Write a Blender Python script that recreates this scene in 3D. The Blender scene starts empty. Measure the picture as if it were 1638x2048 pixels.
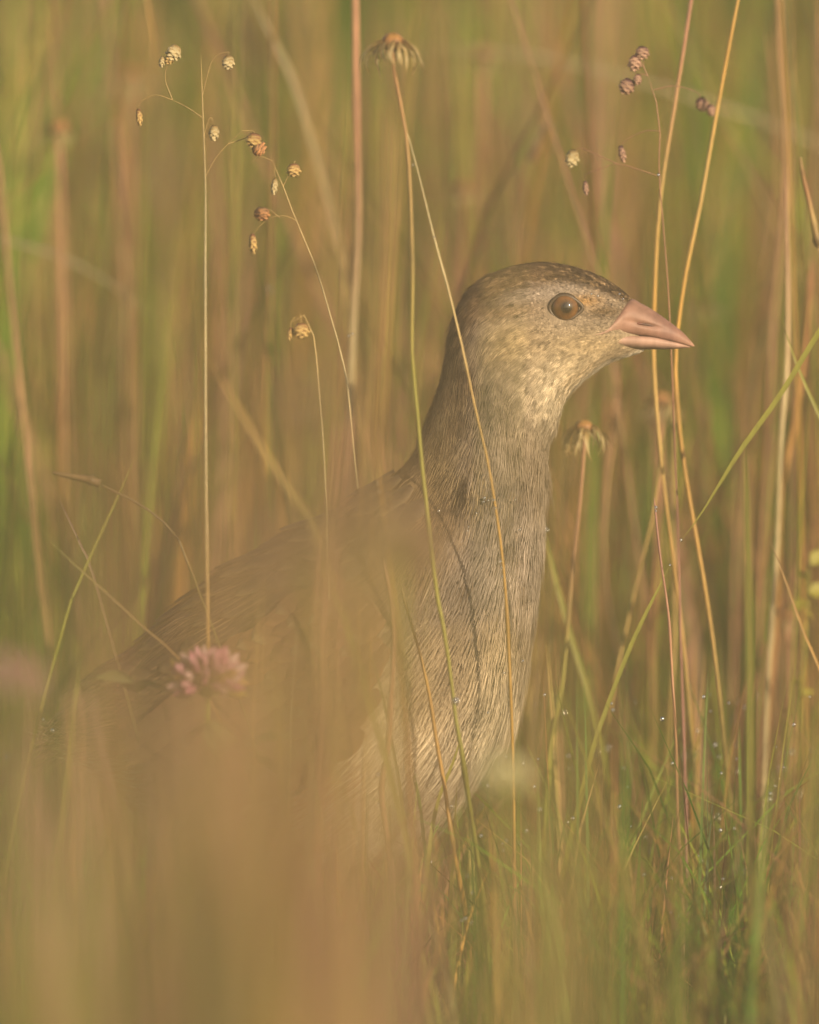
import bpy, math, random
import numpy as np
from mathutils import Vector, Matrix

rng = np.random.default_rng(11)
random.seed(11)
sc = bpy.context.scene
col = sc.collection
R = math.radians

# ------------------------------------------------------------------ camera
S = 0.00014            # metres per photograph pixel in the bird's plane
DIST = 6.0             # a long lens six metres away
PITCH = R(2.6)
GY = 2030              # picture row of the ground under the bird
ZC = (GY - 1024) * S
CAM = Vector((0, -DIST * math.cos(PITCH), ZC + DIST * math.sin(PITCH)))
TGT = Vector((0, 0, ZC))
cd = bpy.data.cameras.new('camera')
cam = bpy.data.objects.new('camera', cd)
col.objects.link(cam)
cam.location = CAM
cam.rotation_euler = (math.pi / 2 - PITCH, 0, 0)
cd.sensor_fit = 'HORIZONTAL'
cd.sensor_width = 36
cd.lens = 36 * DIST / (1638 * S)
cd.clip_start = 0.05
cd.clip_end = 2000
cd.dof.use_dof = True
cd.dof.focus_distance = DIST - 0.012
LENS_D = 0.150          # diameter of the front element
cd.dof.aperture_fstop = cd.lens / (LENS_D * 1000)
sc.camera = cam

# ------------------------------------------------------------------ light
SUN_EL, SUN_AZ = R(19), R(38)      # low sun behind the camera, to its right
w = bpy.data.worlds.new('World')
sc.world = w
w.use_nodes = True
nt = w.node_tree
bg = nt.nodes['Background']
sky = nt.nodes.new('ShaderNodeTexSky')
sky.sky_type = 'NISHITA'
sky.sun_disc = False
sky.sun_elevation = SUN_EL
to_sun = Vector((math.sin(SUN_AZ) * math.cos(SUN_EL), -math.cos(SUN_AZ) * math.cos(SUN_EL), math.sin(SUN_EL)))
sky.sun_rotation = math.atan2(to_sun.x, to_sun.y)
sky.dust_density = 3.0
nt.links.new(sky.outputs[0], bg.inputs[0])
bg.inputs[1].default_value = 0.06
sl = bpy.data.lights.new('sun', 'SUN')
sun = bpy.data.objects.new('sun', sl)
col.objects.link(sun)
sl.energy = 4.2
sl.angle = R(0.55)
sl.color = (1.0, 0.78, 0.50)
sun.rotation_euler = to_sun.to_track_quat('Z', 'Y').to_euler()
sc.view_settings.view_transform = 'Standard'
sc.view_settings.look = 'None'
sc.view_settings.gamma = 1.0
sc.view_settings.exposure = 0.78
sc.render.engine = 'CYCLES'
sc.cycles.use_denoising = True
sc.cycles.max_bounces = 6
sc.cycles.diffuse_bounces = 3
sc.cycles.transmission_bounces = 4
sc.cycles.transparent_max_bounces = 6
sc.cycles.volume_bounces = 0

# ------------------------------------------------------------------ helpers
UP = Vector((0, math.sin(PITCH), math.cos(PITCH)))


def P(px, py, y=0.0):
    """point of the place at depth y that is seen at picture position px, py"""
    q = TGT + Vector((1, 0, 0)) * ((px - 819) * S) + UP * ((1024 - py) * S)
    d = q - CAM
    k = (y - CAM.y) / d.y
    return CAM + d * k


def mat(name, rough=0.6, trans=0.25, noise=0.25, nscale=900.0, spec=0.3, bump=0.0, sheen=0.0, coat=0.0):
    m = bpy.data.materials.new(name)
    m.use_nodes = True
    t = m.node_tree
    b = t.nodes['Principled BSDF']
    out = t.nodes['Material Output']
    at = t.nodes.new('ShaderNodeAttribute')
    at.attribute_name = 'Col'
    tc = t.nodes.new('ShaderNodeTexCoord')
    mp = t.nodes.new('ShaderNodeMapping')
    mp.inputs['Scale'].default_value = (1, 1, 0.18)
    nz = t.nodes.new('ShaderNodeTexNoise')
    nz.inputs['Scale'].default_value = nscale
    nz.inputs['Detail'].default_value = 2
    mr = t.nodes.new('ShaderNodeMapRange')
    mr.inputs[1].default_value = 0.25
    mr.inputs[2].default_value = 0.75
    mr.inputs[3].default_value = 1 - noise
    mr.inputs[4].default_value = 1 + noise
    mx = t.nodes.new('ShaderNodeVectorMath')
    mx.operation = 'SCALE'
    t.links.new(tc.outputs['Object'], mp.inputs[0])
    t.links.new(mp.outputs[0], nz.inputs['Vector'])
    t.links.new(nz.outputs[0], mr.inputs[0])
    t.links.new(at.outputs['Color'], mx.inputs[0])
    t.links.new(mr.outputs[0], mx.inputs['Scale'])
    t.links.new(mx.outputs[0], b.inputs['Base Color'])
    b.inputs['Roughness'].default_value = rough
    b.inputs['Specular IOR Level'].default_value = spec
    b.inputs['Sheen Weight'].default_value = sheen
    b.inputs['Coat Weight'].default_value = coat
    if bump:
        bp = t.nodes.new('ShaderNodeBump')
        bp.inputs['Strength'].default_value = bump
        bp.inputs['Distance'].default_value = 0.0004
        t.links.new(nz.outputs[0], bp.inputs['Height'])
        t.links.new(bp.outputs[0], b.inputs['Normal'])
    if trans:
        tr = t.nodes.new('ShaderNodeBsdfTranslucent')
        t.links.new(mx.outputs[0], tr.inputs[0])
        ms = t.nodes.new('ShaderNodeMixShader')
        ms.inputs[0].default_value = trans
        t.links.new(b.outputs[0], ms.inputs[1])
        t.links.new(tr.outputs[0], ms.inputs[2])
        t.links.new(ms.outputs[0], out.inputs[0])
    return m


M_GRASS = mat('grass_tissue', 0.5, 0.35, 0.15, 500)
M_STRAW = mat('dry_straw', 0.45, 0.2, 0.22, 1200, bump=0.3)
M_STEM = mat('stem_tissue', 0.4, 0.12, 0.18, 1100, spec=0.4, bump=0.3)
M_PETAL = mat('petal_tissue', 0.6, 0.4, 0.12, 900)
M_DOWN = mat('plumage_down', 0.9, 0.22, 0.1, 1500, spec=0.05)
M_SKIN = mat('plumage_base', 0.85, 0.0, 0.25, 1400, spec=0.1, bump=0.8)
M_VANE = mat('feather_vane', 0.6, 0.15, 0.15, 1200, spec=0.2)
M_HORN = mat('bill_horn', 0.55, 0.0, 0.16, 500, spec=0.3, bump=0.15)
M_EYE = mat('eye_iris', 0.5, 0.0, 0.12, 1500, spec=0.1, coat=0.8)
M_EYE.node_tree.nodes['Principled BSDF'].inputs['Coat Roughness'].default_value = 0.04
M_EYE.node_tree.nodes['Principled BSDF'].inputs['Coat IOR'].default_value = 1.6
M_DARK = mat('dark_skin', 0.45, 0.0, 0.15, 2000, spec=0.4)
M_SOIL = mat('soil', 0.9, 0.0, 0.45, 6, spec=0.1, bump=0.4)

m = bpy.data.materials.new('water_drop')
m.use_nodes = True
b = m.node_tree.nodes['Principled BSDF']
b.inputs['Base Color'].default_value = (1, 1, 1, 1)
b.inputs['Roughness'].default_value = 0.02
b.inputs['Transmission Weight'].default_value = 1
b.inputs['IOR'].default_value = 1.33
b.inputs['Coat Weight'].default_value = 1.0
b.inputs['Coat Roughness'].default_value = 0.05
b.inputs['Coat IOR'].default_value = 3.8
gl = m.node_tree.nodes.new('ShaderNodeBsdfGlossy')
gl.inputs['Roughness'].default_value = 0.12
mxs = m.node_tree.nodes.new('ShaderNodeMixShader')
mxs.inputs[0].default_value = 0.5
m.node_tree.links.new(b.outputs[0], mxs.inputs[1])
m.node_tree.links.new(gl.outputs[0], mxs.inputs[2])
m.node_tree.links.new(mxs.outputs[0], m.node_tree.nodes['Material Output'].inputs[0])
M_DROP = m


def outward(o):
    import bmesh
    bm = bmesh.new()
    bm.from_mesh(o.data)
    bmesh.ops.recalc_face_normals(bm, faces=bm.faces)
    bm.to_mesh(o.data)
    bm.free()
    return o


def build(name, V, F, C, material, parent=None, smooth=True):
    """V (n,3), F (m,4) or (m,3) int arrays or a list of them, C (n,3)"""
    V = np.asarray(V, np.float32).reshape(-1, 3)
    Fs = F if isinstance(F, list) else [F]
    me = bpy.data.meshes.new(name)
    me.vertices.add(len(V))
    me.vertices.foreach_set('co', V.ravel())
    loops = np.concatenate([np.asarray(f, np.int32).ravel() for f in Fs])
    sizes = np.concatenate([np.full(len(f), np.asarray(f).shape[1], np.int32) for f in Fs])
    me.loops.add(len(loops))
    me.loops.foreach_set('vertex_index', loops)
    me.polygons.add(len(sizes))
    starts = np.concatenate([[0], np.cumsum(sizes)[:-1]]).astype(np.int32)
    me.polygons.foreach_set('loop_start', starts)
    me.polygons.foreach_set('loop_total', sizes)
    me.update(calc_edges=True)
    if smooth:
        me.polygons.foreach_set('use_smooth', np.ones(len(sizes), bool))
    C = np.asarray(C, np.float32)
    if C.ndim == 1:
        C = np.tile(C[:3], (len(V), 1))
    C4 = np.concatenate([C, np.ones((len(V), 1), np.float32)], 1)
    a = me.attributes.new('Col', 'FLOAT_COLOR', 'POINT')
    a.data.foreach_set('color', C4.ravel())
    me.materials.append(material)
    o = bpy.data.objects.new(name, me)
    col.objects.link(o)
    if parent is not None:
        o.parent = parent
        o.matrix_parent_inverse = parent.matrix_world.inverted()
    return o


def tag(o, label=None, cat=None, group=None, kind=None):
    if label: o['label'] = label
    if cat: o['category'] = cat
    if group: o['group'] = group
    if kind: o['kind'] = kind
    elif label: o['kind'] = 'thing'
    return o


def empty(name, loc):
    o = bpy.data.objects.new(name, None)
    o.empty_display_size = 0.01
    col.objects.link(o)
    o.location = loc
    o.matrix_world = Matrix.Translation(loc)
    return o


def smooth_path(pts, n):
    """Catmull-Rom through pts, n samples, even in parameter by length"""
    p = np.array([list(q) for q in pts], float)
    if len(p) == 2:
        t = np.linspace(0, 1, n)[:, None]
        return p[0] * (1 - t) + p[1] * t
    d = np.concatenate([[0], np.cumsum(np.linalg.norm(np.diff(p, axis=0), axis=1))])
    q = np.vstack([2 * p[0] - p[1], p, 2 * p[-1] - p[-2]])
    out = []
    for s in np.linspace(0, d[-1], n):
        i = min(max(np.searchsorted(d, s, 'right') - 1, 0), len(p) - 2)
        t = (s - d[i]) / max(d[i + 1] - d[i], 1e-9)
        a, b_, c, e = q[i], q[i + 1], q[i + 2], q[i + 3]
        out.append(0.5 * (2 * b_ + (c - a) * t + (2 * a - 5 * b_ + 4 * c - e) * t * t + (3 * b_ - a - 3 * c + e) * t ** 3))
    return np.array(out)


def lerp(a, b, t):
    a = np.asarray(a, float); b = np.asarray(b, float)
    t = np.asarray(t, float)
    return a + (b - a) * (t[..., None] if t.ndim and a.ndim else t)


def ramp(cols, t):
    cols = np.asarray(cols, float)
    x = np.clip(np.asarray(t, float), 0, 1) * (len(cols) - 1)
    i = np.clip(x.astype(int), 0, max(len(cols) - 2, 0))
    f = (x - i)[:, None]
    j = np.minimum(i + 1, len(cols) - 1)
    return cols[i] * (1 - f) + cols[j] * f


def tube(path, rad, sides=7):
    """path (n,3), rad (n,): returns V, quads"""
    n = len(path)
    T = np.gradient(path, axis=0)
    T /= np.linalg.norm(T, axis=1)[:, None] + 1e-12
    ref = np.array([0.0, 1.0, 0.0]) if abs(T[0][1]) < 0.8 else np.array([1.0, 0, 0])
    A = np.cross(T, ref); A /= np.linalg.norm(A, axis=1)[:, None] + 1e-12
    B = np.cross(T, A)
    an = np.linspace(0, 2 * np.pi, sides, endpoint=False)
    V = path[:, None, :] + rad[:, None, None] * (A[:, None, :] * np.cos(an)[None, :, None] + B[:, None, :] * np.sin(an)[None, :, None])
    i = np.arange(n - 1)[:, None] * sides
    k = np.arange(sides)[None, :]
    k2 = (k + 1) % sides
    F = np.stack([i + k, i + k2, i + sides + k2, i + sides + k], -1).reshape(-1, 4)
    return V.reshape(-1, 3), F


def tube_obj(name, pts, r0, r1, cols, material, parent=None, n=24, sides=7, nodes=()):
    path = smooth_path(pts, n)
    t = np.linspace(0, 1, n)
    rad = r0 + (r1 - r0) * t
    if name == 'culm':
        nodes = tuple(nodes) or tuple(random.uniform(a_, a_ + .12) for a_ in (.22, .45, .68))
        ph_ = random.uniform(0, 6)
        path[:, 0] += (np.sin(t * 9 + ph_) + 0.6 * np.sin(t * 23 + ph_ * 2)) * r0 * 0.9 * t * (1 - t) * 2
        rad = rad * (1 + 0.10 * np.sin(t * 31 + ph_) * np.sin(t * 12))
    V = C = None
    for nd in nodes:
        rad = rad * (1 + 0.45 * np.exp(-((t - nd) / 0.012) ** 2))
    rad[-1] *= 0.2
    V, F = tube(path, rad, sides)
    C = np.repeat(ramp(cols, t), sides, 0)
    if name == 'culm':
        C = C * np.repeat(np.exp(0.22 * np.sin(t * 17 + ph_) * np.sin(t * 7.3 + ph_ * 3)), sides)[:, None]
    for nd in nodes:
        C = C * (1 - 0.35 * np.exp(-((np.repeat(t, sides) - nd) / 0.012) ** 2))[:, None]
    return build(name, V, F, C, material, parent)


def ribbon_obj(name, pts, w0, w1, cols, material, parent=None, n=20, fold=0.25, face=(0.2, -1, 0.1)):
    """grass blade: folded strip, w0 at the base, w1 near the tip, closed to a point"""
    path = smooth_path(pts, n)
    t = np.linspace(0, 1, n)
    wd = (w0 + (w1 - w0) * t) * np.clip((1 - t) * 9, 0.04, 1) * 0.5
    T = np.gradient(path, axis=0)
    T /= np.linalg.norm(T, axis=1)[:, None]
    f = np.array(face, float); f /= np.linalg.norm(f)
    A = np.cross(T, f); A /= np.linalg.norm(A, axis=1)[:, None] + 1e-9
    N = np.cross(A, T)
    V = np.stack([path - A * wd[:, None] + N * (wd * fold)[:, None], path, path + A * wd[:, None] + N * (wd * fold)[:, None]], 1).reshape(-1, 3)
    i = np.arange(n - 1)[:, None] * 3
    k = np.arange(2)[None, :]
    F = np.stack([i + k, i + k + 1, i + 4 + k, i + 3 + k], -1).reshape(-1, 4)
    C = np.repeat(ramp(cols, t), 3, 0)
    return build(name, V, F, C, material, parent)


def noise2(x, y, seed=0):
    r = np.random.default_rng(seed)
    v = np.zeros_like(x)
    for k in range(7):
        a = r.uniform(0, 2 * np.pi); f = 1.0 * 1.45 ** k; ph = r.uniform(0, 6.28)
        v += np.sin((x * np.cos(a) + y * np.sin(a)) * f + ph) / (1 + 0.35 * k)
    return v / 3.2


# linear base colours
GREEN = np.array((0.085, 0.185, 0.016))
LIME = np.array((0.20, 0.265, 0.028))
OLIVE = np.array((0.15, 0.14, 0.035))
STRAW = np.array((0.46, 0.32, 0.12))
GOLD = np.array((0.40, 0.235, 0.06))
RUST = np.array((0.27, 0.13, 0.055))
PINK = np.array((0.35, 0.185, 0.11))
MAUVE = np.array((0.22, 0.11, 0.10))
BROWN = np.array((0.12, 0.075, 0.035))
PALE = np.array((0.50, 0.42, 0.24))
YG = np.array((0.23, 0.225, 0.04))

# ------------------------------------------------------------------ the ground
def ground():
    n = 60
    g = np.sign(np.linspace(-1, 1, n)) * np.abs(np.linspace(-1, 1, n)) ** 3 * 120
    X, Y = np.meshgrid(g, g + 0.0)
    Z = 0.012 * noise2(X * 0.8, Y * 0.8, 3) - 0.012
    Z = np.where(np.hypot(X, Y) < 1.2, Z * 0.3 - 0.004, Z)
    V = np.stack([X, Y, Z], -1).reshape(-1, 3)
    i = np.arange(n - 1)[:, None] * n
    k = np.arange(n - 1)[None, :]
    F = np.stack([i + k, i + k + 1, i + n + k + 1, i + n + k], -1).reshape(-1, 4)
    nn = np.clip(0.5 + 0.5 * noise2(V[:, 0] * 2, V[:, 1] * 2, 5), 0, 1)
    C = lerp(np.array((0.10, 0.075, 0.035)), np.array((0.13, 0.13, 0.035)), nn)
    o = build('ground', V, F, C, M_SOIL)
    tag(o, 'brown and green ground under the meadow grass', 'ground', kind='structure')


ground()


# ------------------------------------------------------------------ grass masses
def blade_mass(name, label, X, Y, H, W, C0, C1, lean=0.35, seed=0, round_frac=0.0, cat='grass'):
    r = np.random.default_rng(seed)
    N = len(X)
    L = 5
    t = np.linspace(0, 1, L)
    az = r.uniform(0, 2 * np.pi, N)
    ln = lean * np.abs(r.normal(0, 0.7, N)) * H
    lx, ly = np.cos(az) * ln, np.sin(az) * ln
    bend = r.uniform(1.3, 2.6, N)
    tt = t[None, :] ** bend[:, None]
    cx = X[:, None] + lx[:, None] * tt
    cy = Y[:, None] + ly[:, None] * tt
    cz = H[:, None] * (t[None, :] - 0.25 * (ln / H)[:, None] * tt) - 0.012
    wa = r.uniform(0, np.pi, N)
    # mostly turned so that some breadth shows from every side
    wx, wy = np.cos(wa), np.sin(wa)
    taper = np.array([0.75, 1.0, 0.9, 0.62, 0.06])
    hw = 0.5 * W[:, None] * taper[None, :]
    V = np.empty((N, L, 2, 3), np.float32)
    for s, sg in ((0, -1), (1, 1)):
        V[:, :, s, 0] = cx + sg * hw * wx[:, None]
        V[:, :, s, 1] = cy + sg * hw * wy[:, None]
        V[:, :, s, 2] = cz
    base = (np.arange(N) * L * 2)[:, None]
    k = (np.arange(L - 1) * 2)[None, :]
    F = np.stack([base + k, base + k + 1, base + k + 3, base + k + 2], -1).reshape(-1, 4)
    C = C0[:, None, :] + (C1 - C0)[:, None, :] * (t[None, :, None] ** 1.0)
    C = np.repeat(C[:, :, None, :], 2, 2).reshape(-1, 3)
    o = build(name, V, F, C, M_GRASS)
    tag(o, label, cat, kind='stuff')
    return o


def mix_cols(N, X, Y, seed, pal, wts, jitter=0.25, patch=0.0):
    r = np.random.default_rng(seed)
    wts = np.tile(np.asarray(wts, float), (N, 1))
    if patch:
        nz = noise2(X * 9, Y * 3.0, seed + 9)
        g = np.clip(0.5 + patch * nz, 0.05, 1.0)
        half = len(pal) // 2
        wts[:, :half] *= g[:, None]
        wts[:, half:] *= (1.05 - g)[:, None]
    wts /= wts.sum(1)[:, None]
    c = np.cumsum(wts, 1)
    i = (r.uniform(0, 1, N)[:, None] > c).sum(1).clip(0, len(pal) - 1)
    C = np.asarray(pal)[i]
    return C * np.exp(r.normal(0, jitter, (N, 1))) * (1 + r.normal(0, 0.06, (N, 3)))


PAL = [GREEN, LIME, YG * .8, STRAW, RUST, PINK, GOLD]
WTS = [2.2, 3.0, 2.0, 0.5, 0.35, 0.35, 0.25]


def masses():
    r = np.random.default_rng(5)
    # the dense sward behind the bird, as far as it can be seen
    N = 46000
    Y = 0.5 + 3.7 * r.uniform(0, 1, N) ** 1.5
    X = r.uniform(-1, 1, N) * (0.22 + 0.13 * Y) * 1.6
    H = r.gamma(7, 0.026, N).clip(0.05, 0.42) * (0.85 + 0.12 * Y)
    W = r.uniform(0.0012, 0.0034, N)
    C = mix_cols(N, X, Y, 21, PAL, WTS, 0.4, 0.95) * np.exp(0.6 * noise2(X * 24, Y * 2.0, 77))[:, None]
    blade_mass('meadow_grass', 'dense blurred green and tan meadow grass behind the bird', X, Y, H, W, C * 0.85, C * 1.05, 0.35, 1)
    # a looser, taller growth close behind, drawn as soft strokes
    N = 900
    Y = r.uniform(0.14, 0.75, N)
    X = r.uniform(-0.4, 0.4, N)
    H = r.gamma(9, 0.027, N).clip(0.08, 0.45)
    W = r.uniform(0.0014, 0.0032, N)
    C = mix_cols(N, X, Y, 41, [GREEN * 1.1, LIME * 1.15, OLIVE, STRAW, RUST, PINK, GOLD, BROWN], [1.5, 3.0, 1.0, 0.5, 0.35, 0.6, 0.5, 0.5], 0.25, 0.8)
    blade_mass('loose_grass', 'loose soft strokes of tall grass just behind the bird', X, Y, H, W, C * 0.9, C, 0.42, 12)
    N = 620
    Y = r.uniform(0.07, 0.42, N)
    X = r.uniform(-0.26, 0.26, N)
    H = r.gamma(8, 0.026, N).clip(0.06, 0.45)
    W = r.uniform(0.0005, 0.0012, N)
    C = mix_cols(N, X, Y, 43, [GREEN * 1.1, LIME * 1.1, OLIVE, STRAW, RUST, PINK, GOLD, BROWN], [1.0, 2.0, 0.8, 1.1, 0.6, 0.9, 0.9, 0.5], 0.2, 0.5)
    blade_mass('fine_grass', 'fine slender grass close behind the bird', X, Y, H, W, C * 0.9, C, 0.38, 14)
    # thin flowering stalks standing above it
    N = 2600
    Y = 0.3 + 3.4 * r.uniform(0, 1, N) ** 1.2
    X = r.uniform(-1, 1, N) * (0.22 + 0.13 * Y) * 1.6
    H = r.uniform(0.26, 0.52, N)
    W = r.uniform(0.0009, 0.0020, N)
    C = mix_cols(N, X, Y, 22, [STRAW, RUST, PINK, GOLD, OLIVE, LIME], [0.9, 0.8, 1.4, 0.5, 1.0, 1.2], 0.2, 0.5)
    blade_mass('flowering_stalks', 'countless blurred tan and pink flowering stalks rising behind the bird', X, Y, H, W, C, C, 0.12, 2)
    # broad leaves of other herbs among the grass behind
    N = 4200
    Y = 0.6 + 1.5 * r.uniform(0, 1, N) ** 1.3
    X = r.uniform(-1, 1, N) * (0.24 + 0.12 * Y) * 1.5
    Z = r.uniform(0.02, 0.36, N)
    gate = noise2(X * 34, Z * 26 + Y * 2, 91) > 0.15
    X, Y, Z = X[gate], Y[gate], Z[gate]; N = len(X)
    V, F, C = [], [], []
    cc_ = mix_cols(N, X, Y, 92, [GREEN * .9, LIME * .75, GREEN * .6, OLIVE, BROWN, MAUVE], [1.6, 1.8, 1.0, .7, .8, .5], 0.25)
    ang = r.uniform(0, 6.28, (N, 3)); L = r.uniform(0.012, 0.034, N)
    d = np.stack([np.cos(ang[:, 0]), np.sin(ang[:, 0]), 0.9 * np.sin(ang[:, 1])], -1); d /= np.linalg.norm(d, axis=1)[:, None]
    e = np.cross(d, np.stack([np.cos(ang[:, 2]), np.sin(ang[:, 2]), 0 * X + .3], -1)); e /= np.linalg.norm(e, axis=1)[:, None]
    nrm = np.cross(d, e)
    o_ = np.stack([X, Y, Z], -1)
    prof = [(0, .05), (.3, .26), (.6, .28), (.85, .16), (1, .02)]
    V = np.stack([np.stack([o_ + d * (L * t_)[:, None] + e * (sg * L * w_)[:, None] - nrm * (L * .25 * t_ * t_)[:, None] for sg in (-1, 1)], 1) for t_, w_ in prof], 1)
    base = (np.arange(N) * 10)[:, None]; k = (np.arange(4) * 2)[None, :]
    F = np.stack([base + k, base + k + 1, base + k + 3, base + k + 2], -1).reshape(-1, 4)
    o = build('herb_leaves', V.reshape(-1, 3), F, np.repeat(cc_, 10, 0), M_GRASS)
    tag(o, 'blurred mottled leaves of meadow herbs behind the bird', 'leaves', kind='stuff')
    # undergrowth round the bird's feet
    N = 16000
    Y = r.uniform(-0.14, 0.40, N)
    X = r.uniform(-0.32, 0.32, N)
    H = r.gamma(5, 0.0125, N).clip(0.02, 0.115)
    H *= np.where((Y < 0.07) & (X < 0.03), 0.72, 1.0)
    W = r.uniform(0.0004, 0.0014, N)
    C = mix_cols(N, X, Y, 23, PAL, [2.6, 1.5, 1.0, 0.4, 0.8, 0.3, 0.3], 0.4, 0.5) * np.where(X > 0.03, 0.85, 1.0)[:, None]
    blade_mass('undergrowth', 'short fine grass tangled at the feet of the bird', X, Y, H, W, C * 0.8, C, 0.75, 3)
    # lower grass in front, under the line of sight but for its tips
    N = 2900
    Y = -0.12 - 1.5 * r.uniform(0, 1, N) ** 1.5
    X = r.uniform(-0.5, 0.5, N)
    H = r.gamma(6, 0.010, N).clip(0.02, 0.10) * (1 + 0.55 * -Y)
    W = r.uniform(0.0010, 0.0026, N)
    kp = (X < 0.0) | (Y > -0.35) | (r.uniform(0, 1, N) < 0.3)
    X, Y, H, W = X[kp], Y[kp], H[kp], W[kp]; N = len(X)
    H *= np.exp(0.3 * noise2(X * 30, Y * 3, 55))
    C = mix_cols(N, X, Y, 24, PAL, [2.0, 1.3, 1.9, 0.6, 1.0, 0.5, 0.5], 0.35, 0.6) * np.where(X > 0.0, 0.75, 0.85)[:, None]
    blade_mass('foreground_grass', 'blurred low grass between the viewer and the bird', X, Y, H, W, C, C, 0.4, 4)
    # taller clumps nearer the viewer, melting into one veil across the lower left
    xs, ys, zt, cc = [], [], [], []
    def clump(n, px0, px1, t0, t1, y0, y1, pal, even=False):
        nc = max(3, int((px1 - px0) / 110))
        cen = [(r.uniform(px0, px1), r.uniform(t0, t1), pal[r.integers(len(pal))]) for _ in range(nc)]
        for k in range(n):
            y = r.uniform(y0, y1)
            c_ = cen[r.integers(nc)]
            bx_, tp_ = c_[0] + r.normal(0, 75), min(max(c_[1] + r.normal(0, 90), t0), t1)
            if even:
                bx_, tp_ = px0 + (px1 - px0) * (k + r.uniform(0, 1)) / n, r.uniform(t0, t1)
            elif 310 < bx_ < 540 and tp_ > 900:       # a gap in the clumps where the clover shows
                tp_ = max(tp_, 1470)
            q = P(bx_, tp_, y)
            xs.append(q.x); ys.append(y); zt.append(q.z)
            cc.append((c_[2] if r.uniform() < 0.7 else pal[r.integers(len(pal))]) * r.uniform(0.85, 1.25))
    clump(22, -60, 520, 1180, 1700, -1.3, -0.7, [PINK * 1.15, MAUVE * 2.1, PALE * .7, PINK * 1.2])
    clump(20, -60, 560, 1280, 1850, -0.75, -0.32, [PINK * 1.1, MAUVE * 1.9, STRAW * .75, MAUVE, OLIVE, RUST * 1.1, GOLD * .6])
    clump(16, 130, 690, 980, 1450, -1.4, -0.7, [STRAW * .7, PINK, OLIVE * 1.5, PINK * 1.1, MAUVE * 1.7])
    clump(17, 120, 800, 930, 1180, -1.25, -0.75, [STRAW * .7, PINK, OLIVE * 1.4, MAUVE * 1.7], True)
    clump(26, 170, 470, 1470, 1640, -1.15, -0.6, [PINK * 1.15, MAUVE * 2.0, STRAW * .75, PALE * .6])
    clump(14, -60, 900, 1500, 1750, -0.9, -0.5, [MAUVE * 1.5, OLIVE * 1.2, RUST, PINK], True)
    clump(10, 300, 700, 1000, 1500, -0.8, -0.4, [STRAW * .65, PINK * .8, OLIVE * 1.2, RUST])
    clump(13, 540, 800, 930, 1120, -1.3, -0.7, [STRAW * .6, OLIVE * 1.3, PINK * .8, MAUVE * 1.4])
    clump(16, -60, 700, 1350, 1900, -0.5, -0.22, [PALE * .7, MAUVE, GREEN, RUST, PINK, STRAW * .7])
    clump(22, 400, 740, 640, 1080, -1.4, -0.7, [STRAW * .6, OLIVE * 1.4, PINK * .8, OLIVE])
    clump(16, -60, 420, 300, 900, -1.5, -0.8, [OLIVE * 1.4, STRAW * .6, LIME * .7, PINK * .8])
    clump(5, 840, 1040, 480, 800, -1.4, -0.8, [STRAW * .6, OLIVE * 1.3])
    clump(3, 700, 1300, 1650, 1850, -1.2, -0.6, [OLIVE, GREEN * 1.1, RUST * .8])
    clump(6, 1150, 1660, 900, 1500, -1.4, -0.8, [OLIVE * 1.2, RUST, STRAW * .6])
    xs, ys, zt, cc = map(np.array, (xs, ys, zt, cc))
    blade_mass('tall_foreground_grass', 'tall blurred grass close to the viewer, melting into a tan veil', xs, ys, (zt + 0.012) * 1.12, r.uniform(0.0024, 0.0042, len(xs)), cc, cc, 0.16, 8)
    # the meadow to either side and beyond
    N = 34000
    X = r.uniform(-5, 5, N)
    Y = r.uniform(-6.5, 11, N)
    keep = (np.abs(X) > np.where(Y > 0, 0.35 + 0.2 * Y, 0.5)) | (Y > 4.2)
    keep &= ~((Y < -2.3) & (np.abs(X) < 0.6))
    X, Y = X[keep], Y[keep]; N = len(X)
    front = (Y < 0) & (X > 0) & (X < 2.2)
    H = r.gamma(7, 0.024, N).clip(0.04, 0.4) * np.where(front, 0.55, 1.0) * np.where(Y < -2, 0.7, 1.0)
    W = r.uniform(0.002, 0.006, N)
    C = mix_cols(N, X, Y, 25, PAL, WTS, 0.3, 0.75)
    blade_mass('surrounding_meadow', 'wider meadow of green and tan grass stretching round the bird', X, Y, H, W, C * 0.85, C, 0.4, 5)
    # cropped turf towards the viewer
    N = 9000
    X = r.uniform(-0.7, 0.7, N)
    Y = r.uniform(-8.6, -2.2, N)
    H = r.uniform(0.02, 0.075, N)
    W = r.uniform(0.002, 0.005, N)
    C = mix_cols(N, X, Y, 26, PAL, WTS, 0.3, 0.5)
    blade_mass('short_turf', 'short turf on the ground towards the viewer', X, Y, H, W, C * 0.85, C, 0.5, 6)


masses()

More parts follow.
